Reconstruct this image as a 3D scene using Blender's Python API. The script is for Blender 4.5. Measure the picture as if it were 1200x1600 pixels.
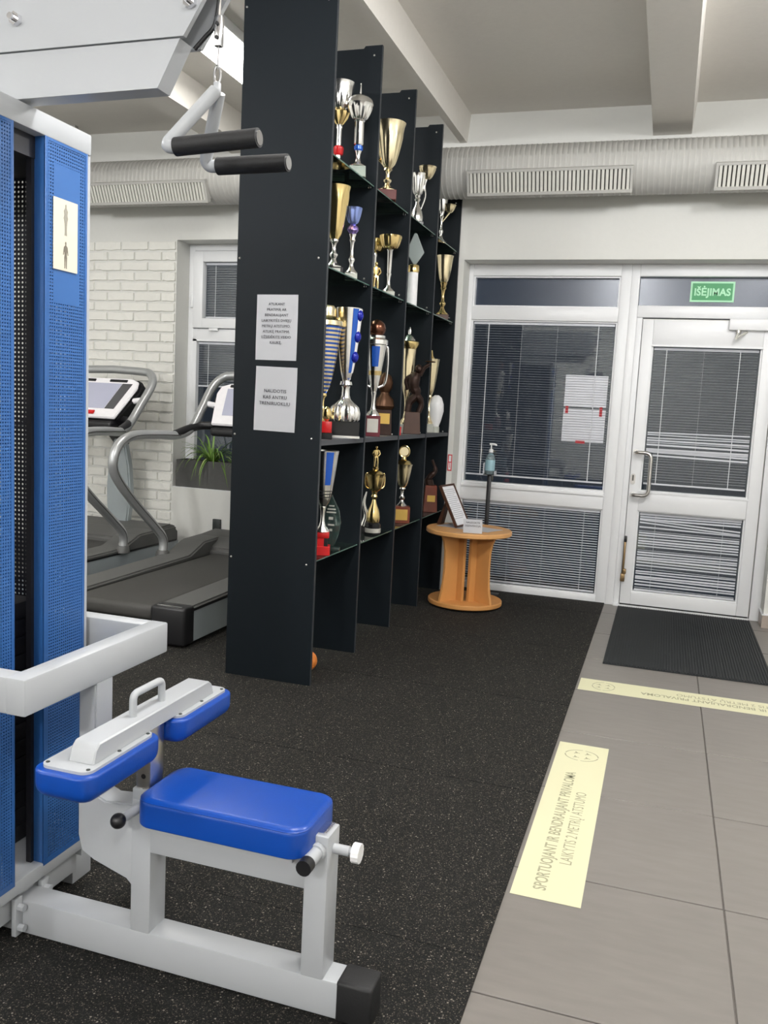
import bpy, bmesh, math, random
from mathutils import Vector, Matrix
random.seed(7)
PI = math.pi
SC = bpy.context.scene
for o in list(bpy.data.objects): bpy.data.objects.remove(o, do_unlink=True)
COL = SC.collection

# ------------------------------------------------------------------ camera
cam_d = bpy.data.cameras.new('camera')
cam = bpy.data.objects.new('camera', cam_d); COL.objects.link(cam)
def cam_axes(yaw, pitch, roll):
    fwd = Vector((math.sin(yaw), math.cos(yaw), 0)); right = Vector((math.cos(yaw), -math.sin(yaw), 0)); up = Vector((0, 0, 1))
    f2 = fwd*math.cos(pitch) - up*math.sin(pitch); u2 = up*math.cos(pitch) + fwd*math.sin(pitch)
    r3 = right*math.cos(roll) + u2*math.sin(roll); u3 = u2*math.cos(roll) - right*math.sin(roll)
    return r3, u3, f2
_r, _u, _f = cam_axes(-.3073, .1228, .0506)
M3 = Matrix((_r, _u, -_f)).transposed()
cam.matrix_world = Matrix.Translation((0, 0, 1.35)) @ M3.to_4x4()
cam_d.sensor_fit = 'HORIZONTAL'; cam_d.sensor_width = 36; cam_d.lens = 1361.5/1200*36
cam_d.clip_start = .05; cam_d.clip_end = 200
SC.camera = cam

# ------------------------------------------------------------------ world, exposure
W = bpy.data.worlds.new('dusk'); SC.world = W; W.use_nodes = True
W.node_tree.nodes['Background'].inputs[0].default_value = (.36, .42, .55, 1)
W.node_tree.nodes['Background'].inputs[1].default_value = .06
SC.view_settings.view_transform = 'Standard'; SC.view_settings.look = 'None'
SC.view_settings.gamma = 1; SC.view_settings.use_curve_mapping = False
SC.view_settings.exposure = 0.22

# ------------------------------------------------------------------ tube luminaires out of frame and an added fill light, hung a little below the ceiling
def lamp(name, loc, power, col=(.985, .985, 1)):
    d = bpy.data.lights.new(name, 'POINT'); d.energy = power; d.color = col; d.shadow_soft_size = .16
    o = bpy.data.objects.new(name, d); COL.objects.link(o); o.location = loc; o['kind'] = 'helper'
    return o
lamp('ceiling_lamp_right', (1.0, 3.4, 3.1), 85)
lamp('fill_light_middle', (-.55, 2.15, 3.12), 88)  # added fill: brightens the panel notices from the front, no fixture known
lamp('ceiling_lamp_rear', (.9, -.9, 3.1), 80)
lamp('ceiling_lamp_left', (-3.9, 1.4, 3.1), 115)
lamp('ceiling_lamp_back', (-.75, -3.4, 3.1), 260)
lamp('ceiling_lamp_back', (-3.9, -3.2, 3.1), 170)
LAMP_EMIT = 22.0

# ------------------------------------------------------------------ materials
def srgb(r, g, b):
    def f(c):
        c /= 255.0
        return c/12.92 if c <= .04045 else ((c+.055)/1.055)**2.4
    return (f(r), f(g), f(b), 1)
def mat(name, col, rough=.5, metal=0, noise=.06, scale=30, bump=0, bscale=80, spec=.5, coat=0):
    m = bpy.data.materials.new(name); m.use_nodes = True; nt = m.node_tree; b = nt.nodes['Principled BSDF']
    b.inputs['Roughness'].default_value = rough; b.inputs['Metallic'].default_value = metal
    b.inputs['Specular IOR Level'].default_value = spec; b.inputs['Coat Weight'].default_value = coat
    tc = nt.nodes.new('ShaderNodeTexCoord')
    n = nt.nodes.new('ShaderNodeTexNoise'); n.inputs['Scale'].default_value = scale; n.inputs['Detail'].default_value = 3
    nt.links.new(tc.outputs['Object'], n.inputs['Vector'])
    mx = nt.nodes.new('ShaderNodeMix'); mx.data_type = 'RGBA'
    c = col if len(col) == 4 else (*col, 1)
    mx.inputs[6].default_value = tuple(x*(1-noise) for x in c[:3])+(1,); mx.inputs[7].default_value = tuple(min(1, x*(1+noise)) for x in c[:3])+(1,)
    nt.links.new(n.outputs['Fac'], mx.inputs[0]); nt.links.new(mx.outputs[2], b.inputs['Base Color'])
    if bump:
        n2 = nt.nodes.new('ShaderNodeTexNoise'); n2.inputs['Scale'].default_value = bscale; n2.inputs['Detail'].default_value = 4
        nt.links.new(tc.outputs['Object'], n2.inputs['Vector'])
        bp = nt.nodes.new('ShaderNodeBump'); bp.inputs['Strength'].default_value = bump; bp.inputs['Distance'].default_value = .003
        nt.links.new(n2.outputs['Fac'], bp.inputs['Height']); nt.links.new(bp.outputs['Normal'], b.inputs['Normal'])
    return m
def emit(name, col, s):
    m = bpy.data.materials.new(name); m.use_nodes = True; nt = m.node_tree; nt.nodes.clear()
    e = nt.nodes.new('ShaderNodeEmission'); e.inputs[0].default_value = col; e.inputs[1].default_value = s
    o = nt.nodes.new('ShaderNodeOutputMaterial'); nt.links.new(e.outputs[0], o.inputs[0]); return m
def glass(name, tint=(.93, .97, .95), rough=.0, ior=1.5, mixmul=1.0, body=0.0, bodycol=(.05, .1, .08, 1)):
    """thin sheet glass: clear transmission plus fresnel reflection"""
    m = bpy.data.materials.new(name); m.use_nodes = True; nt = m.node_tree; nt.nodes.clear()
    t = nt.nodes.new('ShaderNodeBsdfTransparent'); t.inputs[0].default_value = (*tint, 1)
    g = nt.nodes.new('ShaderNodeBsdfGlossy'); g.inputs['Roughness'].default_value = rough
    fr = nt.nodes.new('ShaderNodeFresnel'); fr.inputs[0].default_value = ior
    mm = nt.nodes.new('ShaderNodeMath'); mm.operation = 'MULTIPLY'; mm.inputs[1].default_value = mixmul; mm.use_clamp = True
    nt.links.new(fr.outputs[0], mm.inputs[0])
    mx = nt.nodes.new('ShaderNodeMixShader'); o = nt.nodes.new('ShaderNodeOutputMaterial')
    src = t
    if body:
        d = nt.nodes.new('ShaderNodeBsdfDiffuse'); d.inputs[0].default_value = bodycol
        m0 = nt.nodes.new('ShaderNodeMixShader'); m0.inputs[0].default_value = body
        nt.links.new(t.outputs[0], m0.inputs[1]); nt.links.new(d.outputs[0], m0.inputs[2]); src = m0
    nt.links.new(mm.outputs[0], mx.inputs[0]); nt.links.new(src.outputs[0], mx.inputs[1]); nt.links.new(g.outputs[0], mx.inputs[2])
    nt.links.new(mx.outputs[0], o.inputs[0]); return m

m_wall = mat('wall_paint', srgb(216, 216, 211), .75, bump=.15, bscale=60, noise=.02)
m_ceil = mat('ceiling_paint', srgb(228, 224, 217), .85, bump=.25, bscale=40, noise=.03)
m_brick = mat('brick_paint', srgb(228, 227, 220), .55, bump=.6, bscale=45, noise=.03)
m_pvc = mat('white_window_plastic', srgb(232, 233, 234), .35, noise=.01)
m_slat = mat('blind_slat', srgb(205, 207, 212), .45, noise=.03)
m_cord = mat('blind_cord', srgb(215, 217, 220), .6)
m_duct = mat('duct_paint', srgb(178, 177, 172), .5, noise=.02)
m_grille = mat('grille_metal', srgb(205, 204, 196), .5)
m_dark = mat('grille_dark', srgb(70, 70, 66), .8)
m_black = mat('black_plastic', srgb(22, 22, 24), .4)
m_blackr = mat('black_rubber', srgb(24, 24, 25), .6, bump=.2, bscale=200)
m_panel = mat('dark_laminate', srgb(12, 19, 24), .55, noise=.05, scale=12, spec=.18)
m_panedge = mat('dark_edge_band', srgb(44, 48, 52), .45)
m_shelfg = mat('grey_shelf_board', srgb(70, 72, 76), .5)
m_frame = mat('machine_white_paint', srgb(174, 177, 180), .35, noise=.02, scale=8)
m_blue = mat('blue_vinyl', srgb(10, 66, 156), .33, noise=.04, bump=.08, bscale=300)
m_chrome = mat('chrome', (.75, .75, .77), .16, 1, noise=.02)
m_steel = mat('brushed_steel', (.62, .60, .57), .28, 1, noise=.05, scale=60)
m_silver = mat('silver_plate', (.88, .87, .84), .2, 1, noise=.03)
m_gold = mat('gold_plate', (.86, .66, .30), .2, 1, noise=.06)
m_palegold = mat('pale_gold_plate', (.90, .78, .52), .22, 1, noise=.05)
m_bronze = mat('bronze', srgb(84, 58, 40), .35, .7, noise=.2, scale=40, bump=.3)
m_darkbronze = mat('dark_bronze', srgb(52, 36, 30), .4, .6, noise=.2, scale=40, bump=.3)
m_copper = mat('copper_ball', srgb(110, 72, 56), .22, .9)
m_blueenamel = mat('blue_enamel', srgb(35, 85, 175), .25, .2)
m_darkblue = mat('dark_blue_enamel', srgb(25, 35, 150), .2, .2)
m_purple = mat('purple_metal', srgb(150, 130, 200), .22, .9)
m_bluemetal = mat('blue_metal', srgb(140, 158, 215), .22, .8)
m_white = mat('white_enamel', srgb(235, 235, 235), .35)
m_marblew = mat('pale_marble', srgb(176, 178, 168), .5, noise=.18, scale=25)
m_marbleg = mat('grey_green_marble', srgb(136, 148, 136), .5, noise=.2, scale=30)
m_marbleb = mat('black_marble', srgb(22, 22, 24), .2, noise=.3, scale=30)
m_marbler = mat('red_brown_marble', srgb(88, 34, 30), .55, noise=.35, scale=35)
m_wine = mat('wine_red_base', srgb(96, 22, 36), .3)
m_red = mat('red_gloss', srgb(190, 28, 30), .3)
m_redwood = mat('red_brown_wood', srgb(110, 48, 26), .35, noise=.25, scale=18)
m_wood_d = mat('dark_wood', srgb(70, 42, 28), .45, noise=.25, scale=20)
m_plaq = mat('metal_plaque', srgb(190, 188, 180), .4, .3)
m_plaqg = mat('gold_plaque', srgb(205, 170, 90), .35, .6)
m_beech = mat('beech_veneer', srgb(204, 146, 84), .42, noise=.10, scale=9)
m_beechedge = mat('beech_edge', srgb(214, 160, 100), .45, noise=.08, scale=20)
m_paper = mat('paper', srgb(238, 239, 243), .8, noise=.015, scale=8)
m_ink = mat('ink', srgb(70, 70, 76), .8)
m_inkpale = mat('faded_ink', srgb(158, 156, 128), .8)
m_redink = mat('red_ink', srgb(205, 60, 66), .7)
m_stick = mat('cream_vinyl_sticker', srgb(214, 211, 176), .45, noise=.03, scale=3)
m_green = mat('exit_green', srgb(22, 140, 72), .4, noise=.02)
m_greenlt = mat('exit_pale_green', srgb(170, 225, 185), .5, noise=.02)
m_tmsilver = mat('treadmill_silver', srgb(178, 180, 180), .32, .55, noise=.03)
m_tmgrey = mat('treadmill_grey_panel', srgb(158, 166, 168), .4, .2, noise=.03)
m_tmhood = mat('treadmill_hood', srgb(86, 86, 84), .5, noise=.05)
m_belt = mat('treadmill_belt', srgb(58, 57, 54), .65, noise=.1, scale=60, bump=.15, bscale=150)
m_tmwhite = mat('console_white', srgb(232, 230, 232), .35)
m_screen = mat('console_screen', srgb(176, 178, 196), .15, noise=.08, scale=3, spec=.8)
m_screend = mat('console_dark_screen', srgb(84, 84, 86), .2, noise=.1, scale=10)
m_planter = mat('planter_grey', srgb(82, 82, 80), .8, bump=.4, bscale=50, noise=.12)
m_soil = mat('soil', srgb(50, 38, 28), .95, noise=.3, bump=.5)
m_leaf = mat('spider_plant_leaf', srgb(112, 148, 62), .5, noise=.25, scale=14)
m_leafp = mat('pale_leaf', srgb(160, 180, 104), .5, noise=.2, scale=14)
m_orange = mat('orange_rubber', srgb(205, 120, 50), .5)
m_mat = mat('ribbed_mat', srgb(32, 35, 37), .75, noise=.12, scale=90)
m_socket = mat('socket_dark', srgb(45, 50, 48), .5)
m_bronzeknob = mat('door_holder_bronze', srgb(150, 125, 90), .35, .8)
m_cream = mat('cream_poster', srgb(214, 208, 190), .4, noise=.03)
m_greyink = mat('grey_print', srgb(150, 146, 134), .7, noise=.12, scale=60)
m_greyink2 = mat('dark_grey_print', srgb(112, 106, 94), .7, noise=.12, scale=60)
m_weight = mat('weight_plate_black', srgb(26, 26, 32), .5, noise=.1)
m_plasticclear = glass('clear_plastic', (.86, .92, .92), .08, 1.4, 1.0, .25, (.5, .62, .64, 1))
m_label_b = mat('sanitizer_label', srgb(150, 186, 196), .5, noise=.2, scale=30)
m_glass = glass('window_glass', (.90, .94, .95), 0, 1.52, 1.5)
m_frost = glass('foil_glass', (.62, .66, .72), .22, 1.52, 1.0, .22, (.14, .18, .25, 1))
m_shelfglass = glass('shelf_glass', (.80, .92, .87), 0, 1.5, 1.0, .05, (.25, .4, .34, 1))
m_glassedge = mat('glass_edge_green', srgb(80, 108, 98), .2)
m_award = glass('award_glass', (.70, .78, .77), .04, 1.5, 1.3, .6, (.50, .56, .54, 1))
m_award2 = glass('plaque_glass', (.62, .76, .72), .02, 1.5, 1.2, .12, (.2, .3, .27, 1))
m_diff = emit('lamp_diffuser', (1, .975, .93, 1), LAMP_EMIT)

def holes_mat(name, col, pitch, hole, rough=.4, ax=('Y', 'Z'), solid=()):
    """perforated sheet: round holes on a square pitch, cut out with transparency; solid = z bands left unperforated (y0,y1,z0,z1)"""
    m = mat(name, col, rough, noise=.05, scale=10); nt = m.node_tree; b = nt.nodes['Principled BSDF']; out = nt.nodes['Material Output']
    tc = nt.nodes.new('ShaderNodeTexCoord'); sp = nt.nodes.new('ShaderNodeSeparateXYZ'); nt.links.new(tc.outputs['Object'], sp.inputs[0])
    def mth(op, a, bb=None):
        n = nt.nodes.new('ShaderNodeMath'); n.operation = op
        for i, v in enumerate((a, bb)):
            if v is None: continue
            if isinstance(v, (int, float)): n.inputs[i].default_value = v
            else: nt.links.new(v, n.inputs[i])
        return n.outputs[0]
    d = []
    for a in ax:
        fr = mth('FRACT', mth('DIVIDE', mth('ADD', sp.outputs[a], 10.0), pitch)); s = mth('SUBTRACT', fr, .5); d.append(mth('MULTIPLY', s, s))
    dist = mth('SQRT', mth('ADD', d[0], d[1]))
    isin = mth('LESS_THAN', dist, hole/pitch/2)
    for (y0, y1, z0, z1) in solid:
        box = mth('MULTIPLY', mth('MULTIPLY', mth('GREATER_THAN', sp.outputs['Y'], y0), mth('LESS_THAN', sp.outputs['Y'], y1)),
                  mth('MULTIPLY', mth('GREATER_THAN', sp.outputs['Z'], z0), mth('LESS_THAN', sp.outputs['Z'], z1)))
        isin = mth('MULTIPLY', isin, mth('SUBTRACT', 1.0, box))
    t = nt.nodes.new('ShaderNodeBsdfTransparent'); mx = nt.nodes.new('ShaderNodeMixShader')
    nt.links.new(isin, mx.inputs[0]); nt.links.new(b.outputs[0], mx.inputs[1]); nt.links.new(t.outputs[0], mx.inputs[2]); nt.links.new(mx.outputs[0], out.inputs[0])
    return m

def rubber_mat():
    m = mat('speckled_rubber', srgb(21, 21, 20), .85, noise=.25, scale=7, bump=.5, bscale=260, spec=.25); nt = m.node_tree; b = nt.nodes['Principled BSDF']
    base = b.inputs['Base Color'].links[0].from_socket
    tc = nt.nodes.new('ShaderNodeTexCoord')
    def flecks(scale, lo, col, src, rnd):
        v = nt.nodes.new('ShaderNodeTexVoronoi'); v.inputs['Scale'].default_value = scale; v.inputs['Randomness'].default_value = 1
        nt.links.new(tc.outputs['Object'], v.inputs['Vector'])
        sx = nt.nodes.new('ShaderNodeSeparateColor'); nt.links.new(v.outputs['Color'], sx.inputs[0])
        g = nt.nodes.new('ShaderNodeMath'); g.operation = 'GREATER_THAN'; g.inputs[1].default_value = lo; nt.links.new(sx.outputs[rnd], g.inputs[0])
        l = nt.nodes.new('ShaderNodeMath'); l.operation = 'LESS_THAN'; l.inputs[1].default_value = .42; nt.links.new(v.outputs['Distance'], l.inputs[0])
        mu = nt.nodes.new('ShaderNodeMath'); mu.operation = 'MULTIPLY'; nt.links.new(g.outputs[0], mu.inputs[0]); nt.links.new(l.outputs[0], mu.inputs[1])
        mx = nt.nodes.new('ShaderNodeMix'); mx.data_type = 'RGBA'; nt.links.new(mu.outputs[0], mx.inputs[0]); nt.links.new(src, mx.inputs[6]); mx.inputs[7].default_value = col
        return mx.outputs[2]
    s = flecks(230, .62, srgb(48, 46, 42), base, 0)
    s = flecks(330, .72, srgb(62, 59, 53), s, 1)
    s = flecks(260, .90, srgb(96, 90, 80), s, 2)
    s = flecks(180, .975, srgb(132, 126, 116), s, 0)
    nt.links.new(s, b.inputs['Base Color']); return m
m_rubber = rubber_mat()
def tile_mat():
    m = mat('grey_stone_tile', srgb(125, 120, 115), .42, noise=.06, scale=3.5); nt = m.node_tree; b = nt.nodes['Principled BSDF']
    base = b.inputs['Base Color'].links[0].from_socket
    tc = nt.nodes.new('ShaderNodeTexCoord'); mp = nt.nodes.new('ShaderNodeMapping'); mp.inputs['Scale'].default_value = (3, 14, 1)
    nt.links.new(tc.outputs['Object'], mp.inputs[0]); n = nt.nodes.new('ShaderNodeTexNoise'); n.inputs['Scale'].default_value = 2.2; n.inputs['Detail'].default_value = 6
    nt.links.new(mp.outputs[0], n.inputs['Vector'])
    mx = nt.nodes.new('ShaderNodeMix'); mx.data_type = 'RGBA'; mx.blend_type = 'MULTIPLY'; mx.inputs[0].default_value = .35
    cr = nt.nodes.new('ShaderNodeMapRange'); cr.inputs[1].default_value = .3; cr.inputs[2].default_value = .7; cr.inputs[3].default_value = .8; cr.inputs[4].default_value = 1.12
    nt.links.new(n.outputs['Fac'], cr.inputs[0]); nt.links.new(base, mx.inputs[6]); nt.links.new(cr.outputs[0], mx.inputs[7]); nt.links.new(mx.outputs[2], b.inputs['Base Color'])
    return m
m_tile = tile_mat()
m_grout = mat('grout', srgb(104, 99, 94), .9)
def stripe_mat(name, a, b_, pitch, duty, metal=.9):
    m = mat(name, a, .22, metal, noise=.02); nt = m.node_tree; bs = nt.nodes['Principled BSDF']; base = bs.inputs['Base Color'].links[0].from_socket
    tc = nt.nodes.new('ShaderNodeTexCoord'); sp = nt.nodes.new('ShaderNodeSeparateXYZ'); nt.links.new(tc.outputs['Object'], sp.inputs[0])
    dv = nt.nodes.new('ShaderNodeMath'); dv.operation = 'DIVIDE'; dv.inputs[1].default_value = pitch; nt.links.new(sp.outputs['Z'], dv.inputs[0])
    fr = nt.nodes.new('ShaderNodeMath'); fr.operation = 'FRACT'; nt.links.new(dv.outputs[0], fr.inputs[0])
    lt = nt.nodes.new('ShaderNodeMath'); lt.operation = 'LESS_THAN'; lt.inputs[1].default_value = duty; nt.links.new(fr.outputs[0], lt.inputs[0])
    mx = nt.nodes.new('ShaderNodeMix'); mx.data_type = 'RGBA'; nt.links.new(lt.outputs[0], mx.inputs[0]); nt.links.new(base, mx.inputs[6]); mx.inputs[7].default_value = b_
    nt.links.new(mx.outputs[2], bs.inputs['Base Color']); return m

# ------------------------------------------------------------------ mesh helpers
def box(bm, x0, x1, y0, y1, z0, z1, bev=0, seg=2):
    vs = [bm.verts.new(p) for p in ((x0,y0,z0),(x1,y0,z0),(x1,y1,z0),(x0,y1,z0),(x0,y0,z1),(x1,y0,z1),(x1,y1,z1),(x0,y1,z1))]
    fs = [bm.faces.new([vs[i] for i in q]) for q in ((3,2,1,0),(4,5,6,7),(0,1,5,4),(1,2,6,5),(2,3,7,6),(3,0,4,7))]
    if bev:
        es = {e for f in fs for e in f.edges}
        bmesh.ops.bevel(bm, geom=list(es), offset=bev, segments=seg, affect='EDGES', profile=.5)
def prism(bm, poly, axis, a, b):
    """extrude a 2D polygon along axis ('x': poly is (y,z); 'y': (x,z); 'z': (x,y))"""
    def P(p, t): return {'x': (t, p[0], p[1]), 'y': (p[0], t, p[1]), 'z': (p[0], p[1], t)}[axis]
    A = [bm.verts.new(P(p, a)) for p in poly]; B = [bm.verts.new(P(p, b)) for p in poly]; n = len(poly)
    fs = [bm.faces.new(A), bm.faces.new(B[::-1])]
    for i in range(n): fs.append(bm.faces.new((A[i], B[i], B[(i+1) % n], A[(i+1) % n])))
    bmesh.ops.recalc_face_normals(bm, faces=fs)
def fillet(pts, r, n=6):
    pts = [Vector(p) for p in pts]; out = [pts[0]]
    for i in range(1, len(pts)-1):
        a, p, c = pts[i-1], pts[i], pts[i+1]; d1 = (a-p); d2 = (c-p); rr = min(r, d1.length*.49, d2.length*.49)
        s, e = p+d1.normalized()*rr, p+d2.normalized()*rr
        for k in range(n+1):
            t = k/n; out.append((1-t)**2*s+2*t*(1-t)*p+t*t*e)
    out.append(pts[-1]); return out
def smooth_path(pts, n=5):
    pts = [Vector(p) for p in pts]; q = [2*pts[0]-pts[1]]+pts+[2*pts[-1]-pts[-2]]; out = []
    for i in range(1, len(q)-2):
        for k in range(n):
            t = k/n; a, b, c, d = q[i-1], q[i], q[i+1], q[i+2]
            out.append(.5*((2*b)+(c-a)*t+(2*a-5*b+4*c-d)*t*t+(3*b-a-3*c+d)*t**3))
    out.append(pts[-1]); return out
def tube(bm, pts, r, seg=12, closed=False, squash=1.0):
    pts = [Vector(p) for p in pts]; n = len(pts); R = r if isinstance(r, (list, tuple)) else [r]*n
    up = None; rings = []
    for i, p in enumerate(pts):
        if closed: t = pts[(i+1) % n]-pts[i-1]
        else: t = pts[min(i+1, n-1)]-pts[max(i-1, 0)]
        t.normalize()
        if up is None: up = Vector((0, 0, 1)) if abs(t.z) < .9 else Vector((1, 0, 0))
        up = (up-t*up.dot(t)).normalized(); s = t.cross(up)
        rings.append([bm.verts.new(p+(up*math.cos(2*PI*k/seg)*squash+s*math.sin(2*PI*k/seg))*R[i]) for k in range(seg)])
    fs = []
    for i in range(n if closed else n-1):
        A, B = rings[i], rings[(i+1) % n]
        for k in range(seg): fs.append(bm.faces.new((A[k], A[(k+1) % seg], B[(k+1) % seg], B[k])))
    if not closed: fs.append(bm.faces.new(rings[0][::-1])); fs.append(bm.faces.new(rings[-1]))
    bmesh.ops.recalc_face_normals(bm, faces=fs)
def lathe(bm, prof, c=(0, 0, 0), seg=28, a0=0, a1=2*PI, flute=None, cap=True):
    full = abs(a1-a0-2*PI) < 1e-6; ns = seg if full else seg+1; rings = []
    for (r, z) in prof:
        ring = []
        for k in range(ns):
            a = a0+(a1-a0)*k/seg; rr = r
            if flute and flute[2] <= z <= flute[3]: rr = r*(1+flute[1]*math.cos(flute[0]*a))
            ring.append(bm.verts.new((c[0]+rr*math.cos(a), c[1]+rr*math.sin(a), c[2]+z)))
        rings.append(ring)
    fs = []
    for A, B in zip(rings, rings[1:]):
        for k in range(seg):
            j = (k+1) % ns; fs.append(bm.faces.new((A[k], A[j], B[j], B[k])))
    if full and cap: fs.append(bm.faces.new(rings[0][::-1])); fs.append(bm.faces.new(rings[-1]))
    bmesh.ops.recalc_face_normals(bm, faces=fs)
def ball(bm, c, r, seg=16, sz=1.0):
    n = seg//2; lathe(bm, [(max(r*math.sin(PI*i/n), r*.01), -r*sz*math.cos(PI*i/n)) for i in range(n+1)], c, seg)
def cushion(bm, x0, x1, y0, y1, z0, z1, r, top=.02, bot=.006, n=6):
    """rounded block: stacked rounded-rectangle outlines, softened at top and bottom"""
    lv = []
    for k in range(n+1): a = PI/2*k/n; lv.append((bot*(1-math.sin(a)), z0+bot*(1-math.cos(a))))
    for k in range(n+1): a = PI/2*k/n; lv.append((top*(1-math.cos(a)), z1-top*.8*(1-math.sin(a))))
    rings = []
    for ins, z in lv:
        P = []
        for (cx, cy, a0) in ((x1-r, y1-r, 0), (x0+r, y1-r, 90), (x0+r, y0+r, 180), (x1-r, y0+r, 270)):
            for k in range(9): a = math.radians(a0+90*k/8); P.append((cx+(r-ins)*math.cos(a), cy+(r-ins)*math.sin(a)))
        rings.append([bm.verts.new((x, y, z)) for x, y in P])
    m = len(rings[0]); fs = [bm.faces.new(rings[0][::-1]), bm.faces.new(rings[-1])]
    for A, Bq in zip(rings, rings[1:]):
        for k in range(m): fs.append(bm.faces.new((A[k], A[(k+1) % m], Bq[(k+1) % m], Bq[k])))
    bmesh.ops.recalc_face_normals(bm, faces=fs)
ORG = {}
def obj(name, bm, m, parent=None, sharp=35, local=False, kind=None, label=None):
    me = bpy.data.meshes.new(name)
    org = ORG.get(parent.name, Vector()) if parent else Vector()
    if not local and org.length: bmesh.ops.translate(bm, verts=bm.verts, vec=-org)
    bm.to_mesh(me); bm.free()
    for p in me.polygons: p.use_smooth = True
    me.set_sharp_from_angle(angle=math.radians(sharp))
    if m: me.materials.append(m)
    o = bpy.data.objects.new(name, me); COL.objects.link(o)
    if parent: o.parent = parent; ORG[o.name] = org if not local else Vector()
    if kind: o['kind'] = kind
    if label: o['label'] = label
    return o
def thing(name, label, cat, loc=(0, 0, 0), rz=0, group=None):
    o = bpy.data.objects.new(name, None); COL.objects.link(o); o.empty_display_size = .05
    o.location = loc; o.rotation_euler = (0, 0, rz); o['label'] = label; o['category'] = cat
    if group: o['group'] = group
    ORG[o.name] = Vector(loc); return o
def tag(o, label, cat, group=None):
    o['label'] = label; o['category'] = cat
    if group: o['group'] = group
    return o
def B(): return bmesh.new()
def boxes(name, lst, m, parent=None, bev=0, **k):
    bm = B()
    for b in lst: box(bm, *b, bev=bev)
    return obj(name, bm, m, parent, **k)
def linked(o, name, parent, loc, rot=(0, 0, 0)):
    c = bpy.data.objects.new(name, o.data); COL.objects.link(c); c.parent = parent; c.location = loc; c.rotation_euler = rot; return c
def text(name, body, size, mtx, m, parent, align='CENTER', sx=1.0, spacing=1.0, depth=.0004, line=1.0, bold=0.0):
    """flat lettering laid at mtx (matrix in the parent's frame)"""
    cu = bpy.data.curves.new(name, 'FONT'); cu.body = body; cu.size = size; cu.align_x = align; cu.extrude = depth; cu.space_character = spacing; cu.space_line = line
    cu.resolution_u = 3; cu.offset = bold
    t = bpy.data.objects.new(name+'_tmp', cu); COL.objects.link(t)
    bpy.context.view_layer.update()
    me = bpy.data.meshes.new_from_object(t.evaluated_get(bpy.context.evaluated_depsgraph_get()))
    bpy.data.objects.remove(t, do_unlink=True)
    me.transform(Matrix.Diagonal((sx, 1, 1, 1))); me.materials.clear(); me.materials.append(m)
    o = bpy.data.objects.new(name, me); COL.objects.link(o); o.parent = parent; o.matrix_local = mtx
    return o
def frame_mtx(xaxis, yaxis, loc):
    x = Vector(xaxis).normalized(); y = Vector(yaxis).normalized(); z = x.cross(y)
    return Matrix.Translation(loc) @ Matrix((x, y, z)).transposed().to_4x4()

# ------------------------------------------------------------------ room shell
YW, YF = 6.20, 6.41           # inner face of the far wall, front face of its window frames
ZC = 3.38
XL, XR, YB = -5.6, 2.6, -6.0
YO = 6.52
fl = boxes('floor', [(XL-.1, XR+.1, YB-.1, YO, -.10, -.006)], m_grout, kind='structure')
bm = B(); box(bm, -.298, .298, -.298, .298, -.006, 0, .0012, 1)
tile0 = None
for i in range(-1, 4):
    for j in range(-17, 6):
        cx, cy = .2655+.6011*(i+.5), 3.682+.6011*(j-.5)
        if cx > XR or cy < YB or cy > YF+.1: continue
        if tile0 is None: tile0 = obj('tile', bm, m_tile, fl); tile0.location = (cx, cy, 0)
        else: linked(tile0, 'tile', fl, (cx, cy, random.uniform(-.0008, 0)))
XE = -.3225
bm = B(); box(bm, -.4896, .4896, -.4995, .4995, 0, .008, .0015, 1)
r0 = None
for i in range(6):
    for j in range(14):
        x, y = XE-.979*(i+.5)-.0, YB+.0+(j+.5)*1.0
        if y-.5 > YF: continue
        if r0 is None: r0 = obj('rubber_tile', bm, m_rubber, fl); r0.location = (x, y, 0)
        else: linked(r0, 'rubber_tile', fl, (x, y, 0))
# far wall with two openings
WX0, WX1, WZ0, WZ1 = -3.785, -2.45, .60, 2.55
DX0, DX1, DZ1 = -1.465, .716, 2.395
wb = boxes('wall_back', [(XL, WX0, YW, YO, 0, ZC), (WX0, WX1, YW, YO, 0, WZ0), (WX0, WX1, YW, YO, WZ1, ZC), (WX1, DX0, YW, YO, 0, ZC),
                         (DX0, DX1, YW, YO, DZ1, ZC), (DX1, XR, YW, YO, 0, ZC)], m_wall, kind='structure')
boxes('wall_left', [(XL-.1, XL, YB, YO, 0, ZC)], m_wall, kind='structure')
boxes('wall_right', [(XR, XR+.1, YB, YO, 0, ZC)], m_wall, kind='structure')
boxes('wall_front', [(XL, XR, YB-.1, YB, 0, ZC)], m_wall, kind='structure')
ce = boxes('ceiling', [(XL-.1, XR+.1, YB-.1, YO, ZC, ZC+.1)], m_ceil, kind='structure')
for (xb0, xb1, xt0, xt1, zb) in ((-.249, -.009, -.262, .008, 3.185), (-1.545, -1.495, -1.575, -1.478, 3.19), (-3.33, -3.13, -3.36, -3.11, 3.185), (1.25, 1.49, 1.24, 1.50, 3.185)):
    bm = B(); prism(bm, [(xb0, zb), (xb1, zb), (xt1, ZC), (xt0, ZC)], 'y', YB, YW); obj('rib', bm, m_ceil, ce)
bb = boxes('baseboard_right', [(DX1-.008, DX1, YW-.004, YF, 0, .085), (DX1-.008, XR, YW-.01, YW, 0, .085)], mat('baseboard_tile', srgb(160, 148, 138), .35, noise=.1, scale=8), kind='structure')
boxes('cap', [(DX1-.011, DX1, YW-.012, YF, .085, .095), (DX1-.011, XR, YW-.013, YW, .085, .095)], m_pvc, bb)
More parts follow.
